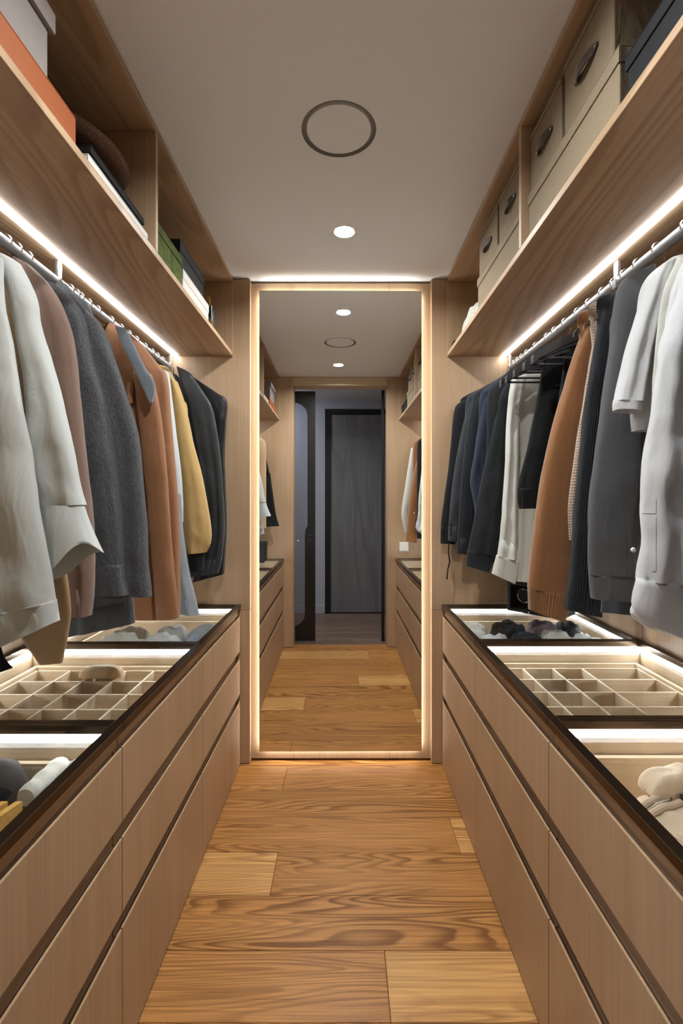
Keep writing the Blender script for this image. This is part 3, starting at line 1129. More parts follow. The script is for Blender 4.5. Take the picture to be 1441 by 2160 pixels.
# ---- right rail, from the mirror towards the doorway
g = garment('suit_jacket', 1, 2.44, 'black suit jacket with sleeve buttons, hanging closest to the mirror', 'jacket', 'black_wool',
            sleeve_t=0.0155, dy=-0.003, amp=0.07, body=dict(zs=1.86, zh=1.13, hw=0.27, th=0.013),
            sleeve=[(1000, 838, 1060, 800), (968, 850, 1040, 838), (957, 871, 1010, 880), (951, 934, 998, 945), (945, 991, 985, 1000), (936, 1056, 972, 1062), (930, 1103, 964, 1108), (929, 1146, 960, 1147)], kind='black')
for k, v in enumerate((1104, 1111, 1118)):
    p = at(934, v, 2.42)
    MB().lathe((p.x, p.y + 0.001, p.z), [(0.0, -0.003), (0.006, -0.003), (0.0072, -0.001), (0.006, 0.002)], 12, axis='Y').build('button', 'black_plastic', g, smooth=True)
g = garment('tweed_blazer', 1, 2.388, 'charcoal tweed blazer, second from the mirror on the right rail', 'jacket', 'charcoal_tweed',
            sleeve_t=0.0155, dy=-0.003, amp=0.07, body=dict(zs=1.86, zh=1.12, hw=0.25, th=0.013),
            sleeve=[(1006, 836, 1055, 822), (990, 852, 1040, 850), (975, 905, 1010, 910), (962, 970, 992, 975), (952, 1040, 980, 1044), (947, 1100, 970, 1104), (945, 1140, 966, 1145)], kind='black')
for k, v in enumerate((1106, 1113, 1120, 1127)):
    p = at(951, v, 2.37)
    MB().lathe((p.x, p.y + 0.001, p.z), [(0.0, -0.003), (0.005, -0.003), (0.006, -0.001), (0.005, 0.002)], 10, axis='Y').build('button', 'black_plastic', g, smooth=True)
g = garment('drawstring_jacket', 1, 2.336, 'ink navy jacket with a dangling black drawstring, third from the mirror', 'jacket', 'ink_navy',
            sleeve_t=0.0155, dy=-0.003, amp=0.07, body=dict(zs=1.86, zh=1.06, hw=0.23, th=0.013),
            sleeve=[(1010, 838, 1060, 826), (996, 855, 1045, 850), (985, 905, 1030, 905), (975, 985, 1012, 985), (970, 1060, 1002, 1060), (966, 1120, 998, 1120), (962, 1166, 992, 1170)], kind='black')
pts = [at(947, 1146, 2.325), at(946, 1165, 2.325), at(949, 1185, 2.325), at(945, 1200, 2.325), at(943, 1222, 2.325)]
MB().tube(pts, [0.003, 0.003, 0.004, 0.003, 0.0035], 6).build('drawstring', 'black_cotton', g, smooth=True)
g = garment('zip_jacket', 1, 2.284, 'blue navy zip jacket with a bent sleeve, fourth from the mirror', 'jacket', 'blue_navy',
            sleeve_t=0.0155, dy=-0.003, amp=0.07, body=dict(zs=1.86, zh=1.08, hw=0.21, th=0.013),
            sleeve=[(1030, 826, 1075, 808), (1020, 845, 1062, 830), (1008, 905, 1040, 905), (999, 965, 1030, 965), (992, 1015, 1026, 1015), (997, 1050, 1022, 1055), (1001, 1080, 1020, 1082), (998, 1120, 1018, 1124)], kind='black')
garment('navy_sweatshirt', 1, 2.222, 'dark navy sweatshirt with a long straight sleeve and cuff, beside the cream shirt', 'sweater', 'dark_navy',
        sleeve_t=0.0155, dy=-0.003, amp=0.07, body=dict(zs=1.86, zh=1.10, hw=0.19, th=0.013),
        sleeve=[(1078, 790, 1105, 778), (1056, 826, 1088, 815), (1046, 868, 1070, 880), (1033, 930, 1066, 950), (1018, 1000, 1061, 1010), (1003, 1075, 1056, 1080), (993, 1130, 1048, 1140), (987, 1163, 1041, 1173)],
        cuff=[(986, 1160, 1042, 1171), (984, 1178, 1038, 1190), (983, 1193, 1031, 1207)], kind='black')
garment('cream_shirt', 1, 2.12, 'cream linen shirt with crumpled cuffs, left of the black trousers', 'shirt', 'cream_linen',
        body=[(at(1086, 792, 2.13), at(1165, 792, 2.13), Vector((0, .03, 0))), (at(1078, 810, 2.13), at(1165, 810, 2.13), Vector((0, .035, 0))), (at(1072, 900, 2.13), at(1160, 900, 2.13), Vector((0, .035, 0))),
              (at(1085, 1050, 2.13), at(1150, 1050, 2.13), Vector((0, .035, 0))), (at(1082, 1190, 2.13), at(1140, 1190, 2.13), Vector((0, .035, 0))), (at(1084, 1224, 2.13), at(1120, 1226, 2.13), Vector((0, .03, 0)))],
        sleeve=[(1080, 795, 1110, 793), (1070, 850, 1100, 850), (1066, 920, 1094, 920), (1062, 1010, 1090, 1010), (1057, 1080, 1090, 1080), (1052, 1140, 1090, 1145), (1047, 1172, 1090, 1182)],
        cuff=[(1046, 1170, 1092, 1184), (1041, 1190, 1090, 1208), (1036, 1209, 1084, 1231)], amp=0.2, crumple=0.007, kind='black')

# folded trousers on black hangers
for i, (Y, rows, lab) in enumerate((
        (1.93, [(1146, 770, 1225, 760), (1140, 800, 1225, 800), (1124, 900, 1215, 900), (1112, 980, 1205, 980), (1104, 1040, 1200, 1040)], 'black folded trousers on the hanger nearest the cream shirt'),
        (1.84, [(1148, 760, 1240, 752), (1142, 795, 1240, 790), (1128, 870, 1232, 870), (1110, 957, 1220, 957), (1092, 1030, 1205, 1028), (1095, 1074, 1200, 1070)], 'black folded trousers with the longest visible fold, left of the camel sweatshirt'),
        (1.74, [(1190, 748, 1262, 738), (1186, 790, 1262, 785), (1175, 870, 1250, 870), (1165, 950, 1245, 950), (1160, 1020, 1240, 1020)], 'black folded trousers hung right behind the camel sweatshirt'))):
    g = thing('trousers', lab, 'trousers', (RAIL[1], Y, 1.5), 'black trousers on the right rail')
    mb = MB()
    cloth_tube(mb, pxrows(rows, Y, 0.02), folds=3, amp=0.2, seed=70 + i, crumple=0.004)
    mb.build('folded_legs', 'black_cotton', g, smooth=True, angle=1.6)
    if i == 1:
        mb = MB()
        cloth_tube(mb, pxrows([(1096, 1030, 1130, 1030), (1097, 1050, 1131, 1050), (1098, 1073, 1132, 1071)], Y, 0.012, dy=-0.014), folds=2, amp=0.05, seed=3, crumple=0.001, m=6)
        mb.build('hem_fold', 'black_cotton', g, smooth=True, angle=1.6)
    hanger(1, Y, 'black trouser hanger with a lower bar, ' + ('next to the cream shirt', 'middle one of three', 'next to the camel sweatshirt')[i], 'black', bar=True, hb=0.2)
hanger(1, 2.0, 'empty black hanger between the cream shirt and the black trousers', 'black', bar=True, hb=0.2)
hanger(1, 1.66, 'empty black hanger just behind the camel sweatshirt', 'black', bar=True, hb=0.2)

CAM_SL = [(1245, 664, 1268, 660), (1229, 700, 1262, 690), (1206, 760, 1252, 745), (1190, 815, 1246, 800), (1164, 900, 1232, 890), (1142, 1000, 1222, 1000), (1127, 1100, 1214, 1100), (1117, 1180, 1208, 1180), (1112, 1238, 1204, 1258)]
garment('camel_sweatshirt', 1, 1.572, 'camel brown sweatshirt with a ribbed cuff low over the counter', 'sweater', 'camel_fleece',
        body=dict(zs=1.80, zh=1.12, hw=0.085, th=0.02), sleeve=CAM_SL, sleeve_t=0.030, dy=-0.006, amp=0.07,
        cuff=[(1112, 1236, 1205, 1258), (1113, 1260, 1198, 1284), (1114, 1284, 1189, 1310)], cuff_mat='camel_rib', cuff_name='ribbed_cuff', n=56, kind='black')
garment('waffle_cardigan', 1, 1.505, 'beige waffle knit cardigan squeezed between camel and navy knits', 'cardigan', 'beige_waffle',
        body=dict(zs=1.80, zh=1.12, hw=0.085, th=0.014),
        sleeve=[(1262, 664, 1290, 650), (1252, 720, 1286, 710), (1240, 780, 1276, 775), (1225, 880, 1262, 880), (1208, 985, 1252, 985), (1199, 1075, 1246, 1075), (1203, 1140, 1242, 1150)], sleeve_t=0.013, dy=0.0, amp=0.04)
garment('navy_ribbed_jumper', 1, 1.45, 'dark navy ribbed jumper left of the grey sweatshirt', 'sweater', 'navy_rib',
        body=dict(zs=1.82, zh=1.10, hw=0.10, th=0.016),
        sleeve=[(1270, 642, 1300, 612), (1262, 680, 1298, 660), (1254, 730, 1294, 725), (1240, 815, 1286, 815), (1228, 900, 1282, 900), (1216, 1022, 1276, 1022), (1208, 1122, 1272, 1122), (1202, 1211, 1270, 1215), (1191, 1284, 1267, 1300)],
        sleeve_t=0.024, dy=-0.004, amp=0.05, n=72)
g = garment('denim_jacket', 1, 1.385, 'dark denim jacket, only its hem visible below the grey sweatshirt', 'jacket', 'denim',
            body=[(at(1320, 610, 1.385), at(1400, 590, 1.385), Vector((0, .014, 0))), (at(1300, 720, 1.385), at(1430, 720, 1.385), Vector((0, .014, 0))), (at(1275, 1000, 1.385), at(1430, 1000, 1.385), Vector((0, .014, 0))),
                  (at(1270, 1230, 1.385), at(1420, 1230, 1.385), Vector((0, .014, 0))), (at(1267, 1291, 1.385), at(1420, 1300, 1.385), Vector((0, .014, 0)))])
garment('grey_sweatshirt', 1, 1.30, 'dark grey melange sweatshirt with a straight hem band, left of the white T-shirt', 'sweater', 'grey_melange',
        body=dict(zs=1.85, zh=1.14, hw=0.13, th=0.03),
        sleeve=[(1312, 592, 1372, 566), (1303, 604, 1374, 585), (1293, 640, 1372, 630), (1283, 730, 1366, 730), (1271, 814, 1360, 814), (1258, 911, 1354, 911), (1247, 989, 1350, 989), (1238, 1067, 1346, 1067), (1236, 1167, 1342, 1167), (1239, 1211, 1340, 1213)],
        sleeve_t=0.032, amp=0.05, n=56,
        cuff=[(1239, 1209, 1341, 1211), (1241, 1235, 1340, 1238), (1243, 1260, 1338, 1266)], cuff_name='hem_band')
g = garment('white_tee', 1, 1.19, 'white cotton T-shirt with a wide short sleeve, right of the grey sweatshirt', 'shirt', 'white_cotton',
            body=[(at(1415, 545, 1.19), at(1480, 535, 1.19), Vector((0, .016, 0))), (at(1368, 584, 1.19), at(1500, 570, 1.19), Vector((0, .024, 0))), (at(1350, 640, 1.19), at(1520, 640, 1.19), Vector((0, .03, 0))),
                  (at(1342, 780, 1.19), at(1520, 780, 1.19), Vector((0, .03, 0))), (at(1334, 868, 1.19), at(1500, 868, 1.19), Vector((0, .03, 0))), (at(1336, 910, 1.19), at(1490, 905, 1.19), Vector((0, .028, 0)))],
            sleeve=[(1372, 577, 1404, 562), (1356, 602, 1392, 600), (1341, 647, 1378, 655), (1318, 722, 1362, 735), (1300, 798, 1350, 805), (1288, 850, 1341, 856)], sleeve_t=0.03, amp=0.10, dy=-0.02,
            cuff=[(1288, 846, 1341, 853), (1287, 856, 1340, 862), (1289, 868, 1338, 874)], cuff_name='sleeve_hem', hlabel='wooden hanger carrying the wide white T-shirt')
garment('ivory_tee', 1, 1.115, 'ivory T-shirt partly hidden behind the white button shirt', 'shirt', 'cream_linen',
        body=[(at(1430, 545, 1.115), at(1500, 535, 1.115), Vector((0, .012, 0))), (at(1412, 580, 1.115), at(1520, 570, 1.115), Vector((0,   .013, 0))), (at(1392, 640, 1.115), at(1540, 640, 1.115), Vector((0,   .013, 0))),
              (at(1378, 780, 1.115), at(1540, 780, 1.115), Vector((0,   .013, 0))), (at(1372, 880, 1.115), at(1540, 880, 1.115), Vector((0,   .013, 0)))])
g = garment('button_shirt', 1, 1.05, 'long white button shirt at the right edge, with a pearl cuff button', 'shirt', 'white_cotton',
            body=[(at(1455, 540, 1.05), at(1560, 520, 1.05), Vector((0, .018, 0))), (at(1428, 590, 1.05), at(1640, 570, 1.05), Vector((0, .028, 0))), (at(1402, 670, 1.05), at(1660, 670, 1.05), Vector((0, .032, 0))),
                  (at(1385, 900, 1.05), at(1660, 900, 1.05), Vector((0, .032, 0))), (at(1370, 1120, 1.05), at(1660, 1120, 1.05), Vector((0, .035, 0))), (at(1350, 1250, 1.05), at(1660, 1290, 1.05), Vector((0, .035, 0))),
                  (at(1332, 1296, 1.05), at(1640, 1350, 1.05), Vector((0, .035, 0))), (at(1362, 1325, 1.05), at(1620, 1385, 1.05), Vector((0, .03, 0)))],
            sleeve=[(1428, 580, 1470, 560), (1402, 661, 1462, 650), (1375, 744, 1450, 744), (1362, 842, 1440, 842), (1352, 930, 1436, 930), (1342, 1010, 1434, 1010), (1338, 1090, 1432, 1090), (1338, 1144, 1432, 1150), (1328, 1220, 1432, 1228)],
            sleeve_t=0.03, amp=0.18, crumple=0.012, dy=-0.03,
            cuff=[(1327, 1216, 1433, 1226), (1317, 1270, 1428, 1290), (1335, 1306, 1428, 1338)])
p = at(1336, 1160, 1.0)
MB().lathe((p.x, p.y, p.z), [(0.0, -0.004), (0.004, -0.0035), (0.0055, 0.0), (0.004, 0.0035), (0.0, 0.004)], 14, axis='Y').build('pearl_button', 'white_plastic', g, smooth=True)
patch_on(g, 'sleeve', 'placket', 'white_cotton', [(1352, 1051), (1368, 1047), (1384, 1052), (1384, 1083), (1352, 1083)])
patch_on(g, 'sleeve', 'seam_flap', 'white_cotton', [(1376, 1090), (1384, 1090), (1384, 1205), (1376, 1205)])

# garments by the doorway, in view only in the mirror
garment('black_coat', 1, 0.86, 'black coat by the doorway, seen at the right mirror edge', 'coat', 'black_wool', body=dict(zs=1.86, zh=1.03, hw=0.20, th=0.04), kind='black')
g = garment('camel_jumper', 1, 0.755, 'camel jumper near the doorway, seen in the mirror', 'sweater', 'camel_fleece', body=dict(zs=1.86, zh=1.04, hw=0.22, th=0.035), kind='black')
mb = MB()
cloth_tube(mb, [(Vector((0.70, .775, 1.86)), Vector((0.78, .775, 1.90)), Vector((0, .03, 0))), (Vector((0.62, .775, 1.55)), Vector((0.72, .775, 1.56)), Vector((0, .03, 0))),
                (Vector((0.575, .775, 1.2)), Vector((0.675, .775, 1.2)), Vector((0, .03, 0))), (Vector((0.559, .775, 1.0)), Vector((0.655, .775, 0.985)), Vector((0, .028, 0)))], folds=2, amp=0.06, seed=5)
mb.build('sleeve', 'camel_fleece', g, smooth=True, angle=1.6)
g = garment('white_blouse', 1, 0.655, 'white shirt hanging closest to the doorway, seen in the mirror', 'shirt', 'cream_linen', body=dict(zs=1.86, zh=1.12, hw=0.2, th=0.035), kind='black')
mb = MB()
cloth_tube(mb, [(Vector((0.62, .68, 1.82)), Vector((0.68, .68, 1.85)), Vector((0, .025, 0))), (Vector((0.57, .68, 1.5)), Vector((0.65, .68, 1.5)), Vector((0, .025, 0))),
                (Vector((0.535, .68, 1.24)), Vector((0.60, .68, 1.24)), Vector((0, .025, 0))), (Vector((0.565, .68, 1.07)), Vector((0.61, .68, 1.065)), Vector((0, .02, 0)))], folds=2, amp=0.08, seed=6)
mb.build('sleeve', 'cream_linen', g, smooth=True, angle=1.6)

# ---- left rail
garment('black_leather_jacket', -1, 2.425, 'black leather jacket with a squared shoulder, closest to the mirror on the left', 'jacket', 'black_leather',
        body=dict(zs=1.84, zh=1.00, hw=0.25, th=0.02),
        sleeve=[(395, 788, 425, 808), (405, 800, 462, 832), (420, 850, 480, 848), (430, 905, 478, 905), (440, 960, 475, 958), (440, 1040, 478, 1040), (436, 1110, 479, 1105), (425, 1170, 477, 1160), (408, 1228, 474, 1210)], sleeve_t=0.026, amp=0.1)
garment('charcoal_bomber', -1, 2.33, 'charcoal nylon bomber jacket between the mustard and black jackets', 'jacket', 'charcoal_nylon',
        body=dict(zs=1.82, zh=1.02, hw=0.2, th=0.02),
        sleeve=[(375, 775, 405, 790), (384, 812, 432, 830), (398, 860, 450, 862), (408, 920, 461, 920), (420, 980, 468, 980), (430, 1060, 474, 1060), (430, 1120, 475, 1120), (412, 1175, 470, 1175), (402, 1216, 462, 1208)], sleeve_t=0.026, amp=0.22, folds=4)
garment('mustard_jacket', -1, 2.21, 'mustard yellow jacket with a gathered sleeve end, left rail', 'jacket', 'mustard',
        body=dict(zs=1.80, zh=1.04, hw=0.17, th=0.03),
        sleeve=[(364, 800, 374, 806), (366, 828, 388, 842), (370, 880, 400, 890), (376, 930, 409, 932), (384, 993, 425, 993), (388, 1056, 438, 1056), (390, 1110, 447, 1112), (392, 1145, 447, 1142), (398, 1168, 438, 1164)], sleeve_t=0.035, amp=0.1,
        cuff=[(402, 1160, 434, 1158), (400, 1185, 432, 1185), (402, 1205, 430, 1203)], cuff_mat='black_cotton')
g = garment('pale_slip_dress', -1, 2.13, 'pale silk slip with a flared blue grey skirt below, beside the camel coat', 'dress', 'pale_silk',
            body=[(at(346, 780, 2.13), at(356, 785, 2.13), Vector((0, .01, 0))), (at(345, 810, 2.13), at(360, 815, 2.13), Vector((0, .02, 0))), (at(340, 900, 2.13), at(370, 905, 2.13), Vector((0, .025, 0))),
                  (at(340, 1000, 2.13), at(382, 1000, 2.13), Vector((0, .025, 0))), (at(345, 1100, 2.13), at(386, 1100, 2.13), Vector((0, .025, 0)))])
mb = MB()
cloth_tube(mb, pxrows([(340, 1040, 381, 1040), (340, 1110, 386, 1115), (338, 1206, 398, 1206), (336, 1252, 409, 1252), (336, 1288, 419, 1298)], 2.11, 0.03), folds=5, amp=0.25, seed=31)
mb.build('skirt', 'blue_grey', g, smooth=True, angle=1.6)
g = garment('camel_coat', -1, 1.82, 'long camel leather coat reaching almost to the glass counter', 'coat', 'camel_leather',
            body=[(at(232, 684, 1.82), at(262, 694, 1.82), Vector((0, .02, 0))), (at(215, 700, 1.82), at(300, 728, 1.82), Vector((0, .035, 0))), (at(200, 740, 1.82), at(338, 775, 1.82), Vector((0, .045, 0))), (at(200, 800, 1.82), at(353, 800, 1.82), Vector((0, .045, 0))),
                  (at(200, 900, 1.82), at(361, 900, 1.82), Vector((0, .045, 0))), (at(205, 1050, 1.82), at(374, 1050, 1.82), Vector((0, .045, 0))), (at(225, 1200, 1.82), at(378, 1200, 1.82), Vector((0, .05, 0))), (at(240, 1300, 1.82), at(377, 1304, 1.82), Vector((0, .05, 0)))], bfolds=3, n=56)
mb = MB()
cloth_tube(mb, pxrows([(282, 790, 320, 790), (290, 850, 335, 850), (300, 950, 348, 950), (310, 1050, 356, 1050), (318, 1150, 362, 1150), (326, 1240, 372, 1240), (330, 1307, 376, 1303)], 1.76, 0.022), folds=2, amp=0.08, seed=33)
mb.build('front_panel', 'camel_leather', g, smooth=True, angle=1.6)
mb = MB()
cloth_tube(mb, pxrows([(246, 692, 262, 696), (252, 740, 290, 742), (262, 790, 285, 800), (272, 850, 283, 852)], 1.765, 0.012), folds=1, amp=0.1, seed=34, m=20)
mb.build('lapel', 'camel_leather', g, smooth=True, angle=1.6)
s_ = thing('grey_scarf', 'grey tweed scarf end falling to a point over the camel coat', 'scarf', (-0.8, 1.72, 1.7))
mb = MB()
cloth_tube(mb, pxrows([(243, 688, 266, 694), (256, 724, 284, 730), (276, 765, 304, 772), (290, 795, 322, 800), (304, 824, 327, 826), (318, 852, 322, 848)], 1.705, 0.008), folds=1, amp=0.15, seed=35, hollow=False)
mb.build('scarf_end', 'grey_tweed', s_, smooth=True, angle=1.6)
g = garment('fuzzy_cardigan', -1, 1.48, 'fuzzy grey knit cardigan with a ribbed cuff, left rail', 'cardigan', 'grey_fur',
            body=[(at(110, 594, 1.49), at(140, 600, 1.49), Vector((0, .02, 0))), (at(118, 620, 1.49), at(180, 650, 1.49), Vector((0, .035, 0))), (at(120, 690, 1.49), at(216, 690, 1.49), Vector((0, .04, 0))), (at(140, 780, 1.49), at(250, 780, 1.49), Vector((0, .042, 0))),
                  (at(150, 870, 1.49), at(278, 866, 1.49), Vector((0, .042, 0))), (at(160, 960, 1.49), at(298, 960, 1.49), Vector((0, .042, 0))), (at(160, 1100, 1.49), at(309, 1100, 1.49), Vector((0, .042, 0))), (at(160, 1200, 1.49), at(314, 1200, 1.49), Vector((0, .042, 0))), (at(160, 1254, 1.49), at(322, 1257, 1.49), Vector((0, .042, 0)))],
            sleeve=[(116, 612, 150, 622), (128, 650, 186, 668), (146, 710, 202, 730), (158, 760, 215, 780), (170, 850, 236, 860), (182, 950, 252, 955), (192, 1050, 265, 1050), (198, 1130, 271, 1130), (196, 1190, 272, 1190)], sleeve_t=0.036, dy=-0.04, amp=0.07, crumple=0.007, n=64,
            cuff=[(196, 1184, 273, 1186), (194, 1215, 276, 1215), (196, 1250, 283, 1248)], cuff_name='ribbed_cuff', hlabel='wooden hanger under the fuzzy grey cardigan')
garment('slate_dress', -1, 1.585, 'slate grey jersey dress, hem showing beneath the fuzzy cardigan', 'dress', 'slate_jersey',
        body=[(at(150, 630, 1.585), at(185, 640, 1.585), Vector((0, .02, 0))), (at(140, 700, 1.585), at(205, 700, 1.585), Vector((0, .022, 0))), (at(130, 900, 1.585), at(240, 900, 1.585), Vector((0, .022, 0))),
              (at(135, 1150, 1.585), at(265, 1150, 1.585), Vector((0, .022, 0))), (at(140, 1255, 1.585), at(280, 1250, 1.585), Vector((0, .024, 0))), (at(148, 1342, 1.585), at(286, 1312, 1.585), Vector((0, .026, 0)))], bfolds=6, hlabel='wooden hanger carrying the slate jersey dress')
garment('mauve_coat', -1, 1.30, 'mauve brown wool coat between the ivory blouse and the fuzzy cardigan', 'coat', 'mauve_wool',
        body=[(at(30, 544, 1.30), at(62, 560, 1.30), Vector((0, .02, 0))), (at(20, 580, 1.30), at(102, 600, 1.30), Vector((0, .03, 0))), (at(10, 660, 1.30), at(138, 662, 1.30), Vector((0, .032, 0))), (at(10, 740, 1.30), at(158, 740, 1.30), Vector((0, .034, 0))),
              (at(20, 870, 1.30), at(172, 870, 1.30), Vector((0, .034, 0))), (at(40, 1050, 1.30), at(191, 1050, 1.30), Vector((0, .034, 0))), (at(70, 1160, 1.30), at(200, 1160, 1.30), Vector((0, .034, 0))), (at(90, 1250, 1.30), at(197, 1250, 1.30), Vector((0, .032, 0))), (at(100, 1302, 1.30), at(192, 1297, 1.30), Vector((0, .03, 0)))], n=56)
g = garment('tan_dress', -1, 1.185, 'tan cloth tapering to a narrow hem under the ivory blouse', 'dress', 'tan_cloth',
            body=[(at(-20, 600, 1.185), at(30, 600, 1.185), Vector((0, .015, 0))), (at(-60, 800, 1.185), at(90, 800, 1.185), Vector((0, .02, 0))), (at(-40, 1100, 1.185), at(120, 1100, 1.185), Vector((0, .02, 0))),
                  (at(20, 1262, 1.185), at(146, 1260, 1.185), Vector((0, .02, 0))), (at(48, 1345, 1.185), at(144, 1330, 1.185), Vector((0, .018, 0))), (at(84, 1398, 1.185), at(132, 1397, 1.185), Vector((0, .012, 0)))], hlabel='wooden hanger behind the ivory blouse')
g = garment('ivory_blouse', -1, 1.09, 'large ivory blouse with a flared bell sleeve at the left edge', 'blouse', 'offwhite_crepe',
            body=[(at(-80, 545, 1.07), at(0, 540, 1.07), Vector((0, .02, 0))), (at(-150, 620, 1.07), at(8, 630, 1.07), Vector((0, .03, 0))), (at(-180, 787, 1.07), at(36, 787, 1.07), Vector((0, .034, 0))), (at(-180, 870, 1.07), at(50, 870, 1.07), Vector((0, .034, 0))),
                  (at(-180, 1000, 1.07), at(72, 1000, 1.07), Vector((0, .036, 0))), (at(-170, 1165, 1.07), at(101, 1165, 1.07), Vector((0, .038, 0))), (at(-160, 1300, 1.07), at(117, 1262, 1.07), Vector((0, .04, 0))), (at(-150, 1330, 1.07), at(118, 1266, 1.07), Vector((0, .04, 0)))], n=60, bfolds=3, crumple=0.006)
mb = MB()
cloth_tube(mb, pxrows([(-150, 1326, 118, 1264), (-145, 1360, 121, 1286), (-130, 1425, 124, 1308)], 1.07, 0.041), folds=3, amp=0.22, seed=59 + 0, crumple=0.004, m=8, n=60)
mb.build('hem_band', 'offwhite_crepe', g, smooth=True, angle=1.6)
mb = MB()
cloth_tube(mb, pxrows([(-10, 535, 34, 550), (10, 590, 64, 603), (30, 640, 78, 640), (40, 690, 84, 685), (50, 760, 103, 757), (60, 870, 134, 868), (66, 960, 155, 955), (76, 1030, 167, 1029), (80, 1072, 178, 1066)], 1.13, 0.03), folds=2, amp=0.1, seed=41, crumple=0.006, n=56)
sl = mb.build('sleeve', 'offwhite_crepe', g, smooth=True, angle=1.6)
# flared, open cuff
rings = []
nn = 40
cen0, cen1 = at(128, 1066, 1.13), at(150, 1185, 1.13)
Vv, Ff = [], []
for i in range(13):
    f = i / 12
    for k in range(nn):
        th = 2 * math.pi * k / nn
        cx_, cz_ = math.cos(th), math.sin(th)
        c_ = cen0.lerp(cen1, f)
        wx = 0.053 + 0.004 * f + 0.012 * f * f
        wy = 0.032 + 0.016 * f
        drop = f * (0.036 * (-cx_) + 0.030 * (-cz_) * -1 * 0.4 + 0.012 * math.sin(3 * th + 1.0))
        Vv.append(Vector((c_.x + wx * cx_ + (0.006 * math.sin(2 * th) * f), c_.y + wy * cz_, c_.z - drop)))
for i in range(12):
    for k in range(nn):
        Ff.append((i * nn + k, i * nn + (k + 1) % nn, (i + 1) * nn + (k + 1) % nn, (i + 1) * nn + k))
o_ = len(Vv)
for i in (12, 6, 2):
    c_ = sum(Vv[i * nn:(i + 1) * nn], Vector()) / nn
    for k in range(nn):
        Vv.append(c_ + (Vv[i * nn + k] - c_) * 0.95 + Vector((0, 0, 0.0012)))
prev = 12 * nn
for j in range(3):
    for k in range(nn):
        Ff.append((prev + k, prev + (k + 1) % nn, o_ + j * nn + (k + 1) % nn, o_ + j * nn + k))
    prev = o_ + j * nn
MB().add(Vv, Ff).build('bell_cuff', 'offwhite_crepe', sl, smooth=True, angle=1.6)

# dark garment at the left picture edge, and two by the doorway seen in the mirror
garment('navy_slacks', -1, 1.135, 'dark navy slacks, only the hem visible at the left picture edge', 'trousers', 'black_wool',
        body=[(at(-120, 600, 1.135), at(-40, 600, 1.135), Vector((0, .01, 0))), (at(-130, 900, 1.135), at(-20, 900, 1.135), Vector((0, .012, 0))), (at(-120, 1250, 1.135), at(-6, 1250, 1.135), Vector((0, .012, 0))), (at(-100, 1370, 1.135), at(2, 1366, 1.135), Vector((0, .012, 0))), (at(-60, 1432, 1.135), at(26, 1408, 1.135), Vector((0, .01, 0)))],
        hlabel='wooden hanger at the left edge of the picture')
garment('beige_coat', -1, 0.84, 'beige coat near the doorway, seen at the left mirror edge', 'coat', 'tan_cloth', body=dict(zs=1.86, zh=1.12, hw=0.235, th=0.04), hlabel='wooden hanger carrying the beige coat')
g = garment('black_dungarees', -1, 0.68, 'black dungarees with crossed straps by the doorway, seen in the mirror', 'dungarees', 'black_cotton', hlabel='wooden hanger carrying the black dungarees')
rxl = RAIL[-1]
mb = MB()
cloth_tube(mb, [(Vector((rxl + 0.10, .70, 1.62)), Vector((rxl + 0.25, .70, 1.60)), Vector((0, .02, 0))), (Vector((rxl + 0.06, .70, 1.45)), Vector((rxl + 0.27, .70, 1.45)), Vector((0, .03, 0))),
                (Vector((rxl + 0.05, .70, 1.25)), Vector((rxl + 0.30, .70, 1.24)), Vector((0, .03, 0))), (Vector((rxl + 0.10, .70, 1.12)), Vector((rxl + 0.33, .70, 1.13)), Vector((0, .03, 0)))], folds=3, amp=0.2, seed=44)
mb.build('body', 'black_cotton', g, smooth=True, angle=1.6)
for dx in (0.12, 0.22):
    MB().tube([(rxl + dx * 0.5, .69, 1.93), (rxl + dx * 0.9, .705, 1.75), (rxl + dx * 1.05, .71, 1.60)], [0.012, 0.014, 0.014], 8).build('strap', 'black_cotton', g, smooth=True)

# further hangers crowding the rails
for i, Y in enumerate((1.26, 1.345, 1.55, 1.61, 1.66, 1.72, 1.90, 1.97, 2.04, 2.27)):
    hanger(-1, Y, 'slim wooden hanger wedged between clothes on the left rail, position %s from the doorway' % ('first second third fourth fifth sixth seventh eighth ninth tenth'.split()[i]), 'wood', hb=0.03)

# ================================================================ boxes and bags on the overhead shelves
ZB = ZS + 0.0206
plain('orange_card', srgb(148, 80, 40), 0.55, spec=0.3)
plain('white_card', srgb(214, 208, 198), 0.6)
plain('black_card', srgb(26, 26, 26), 0.75, spec=0.2)
plain('charcoal_card', srgb(48, 48, 49), 0.75, spec=0.2)
plain('gold', srgb(200, 160, 80), 0.3, metal=1.0)
m, nt, b = new_mat('green_card')
tcn = N(nt, 'ShaderNodeTexCoord')
nzz = N(nt, 'ShaderNodeTexNoise')
nzz.inputs['Scale'].default_value = 30
nzz.inputs['Detail'].default_value = 4
link(nt, tcn.outputs['Object'], nzz.inputs['Vector'])
link(nt, mixc(nt, ramp(nt, nzz.outputs[0], [(0.4, (0, 0, 0, 1)), (0.6, (1, 1, 1, 1))]), srgb(66, 78, 30), srgb(88, 98, 42)), b.inputs['Base Color'])
b.inputs['Roughness'].default_value = 0.8
b.inputs['Specular IOR Level'].default_value = 0.15
m, nt, b = new_mat('straw')
tcn = N(nt, 'ShaderNodeTexCoord')
wv = N(nt, 'ShaderNodeTexNoise')
wv.inputs['Scale'].default_value = 420
link(nt, tcn.outputs['Object'], wv.inputs['Vector'])
link(nt, mixc(nt, ramp(nt, wv.outputs[0], [(0.4, (0, 0, 0, 1)), (0.6, (1, 1, 1, 1))]), srgb(58, 36, 24), srgb(110, 72, 46)), b.inputs['Base Color'])
b.inputs['Roughness'].default_value = 0.8


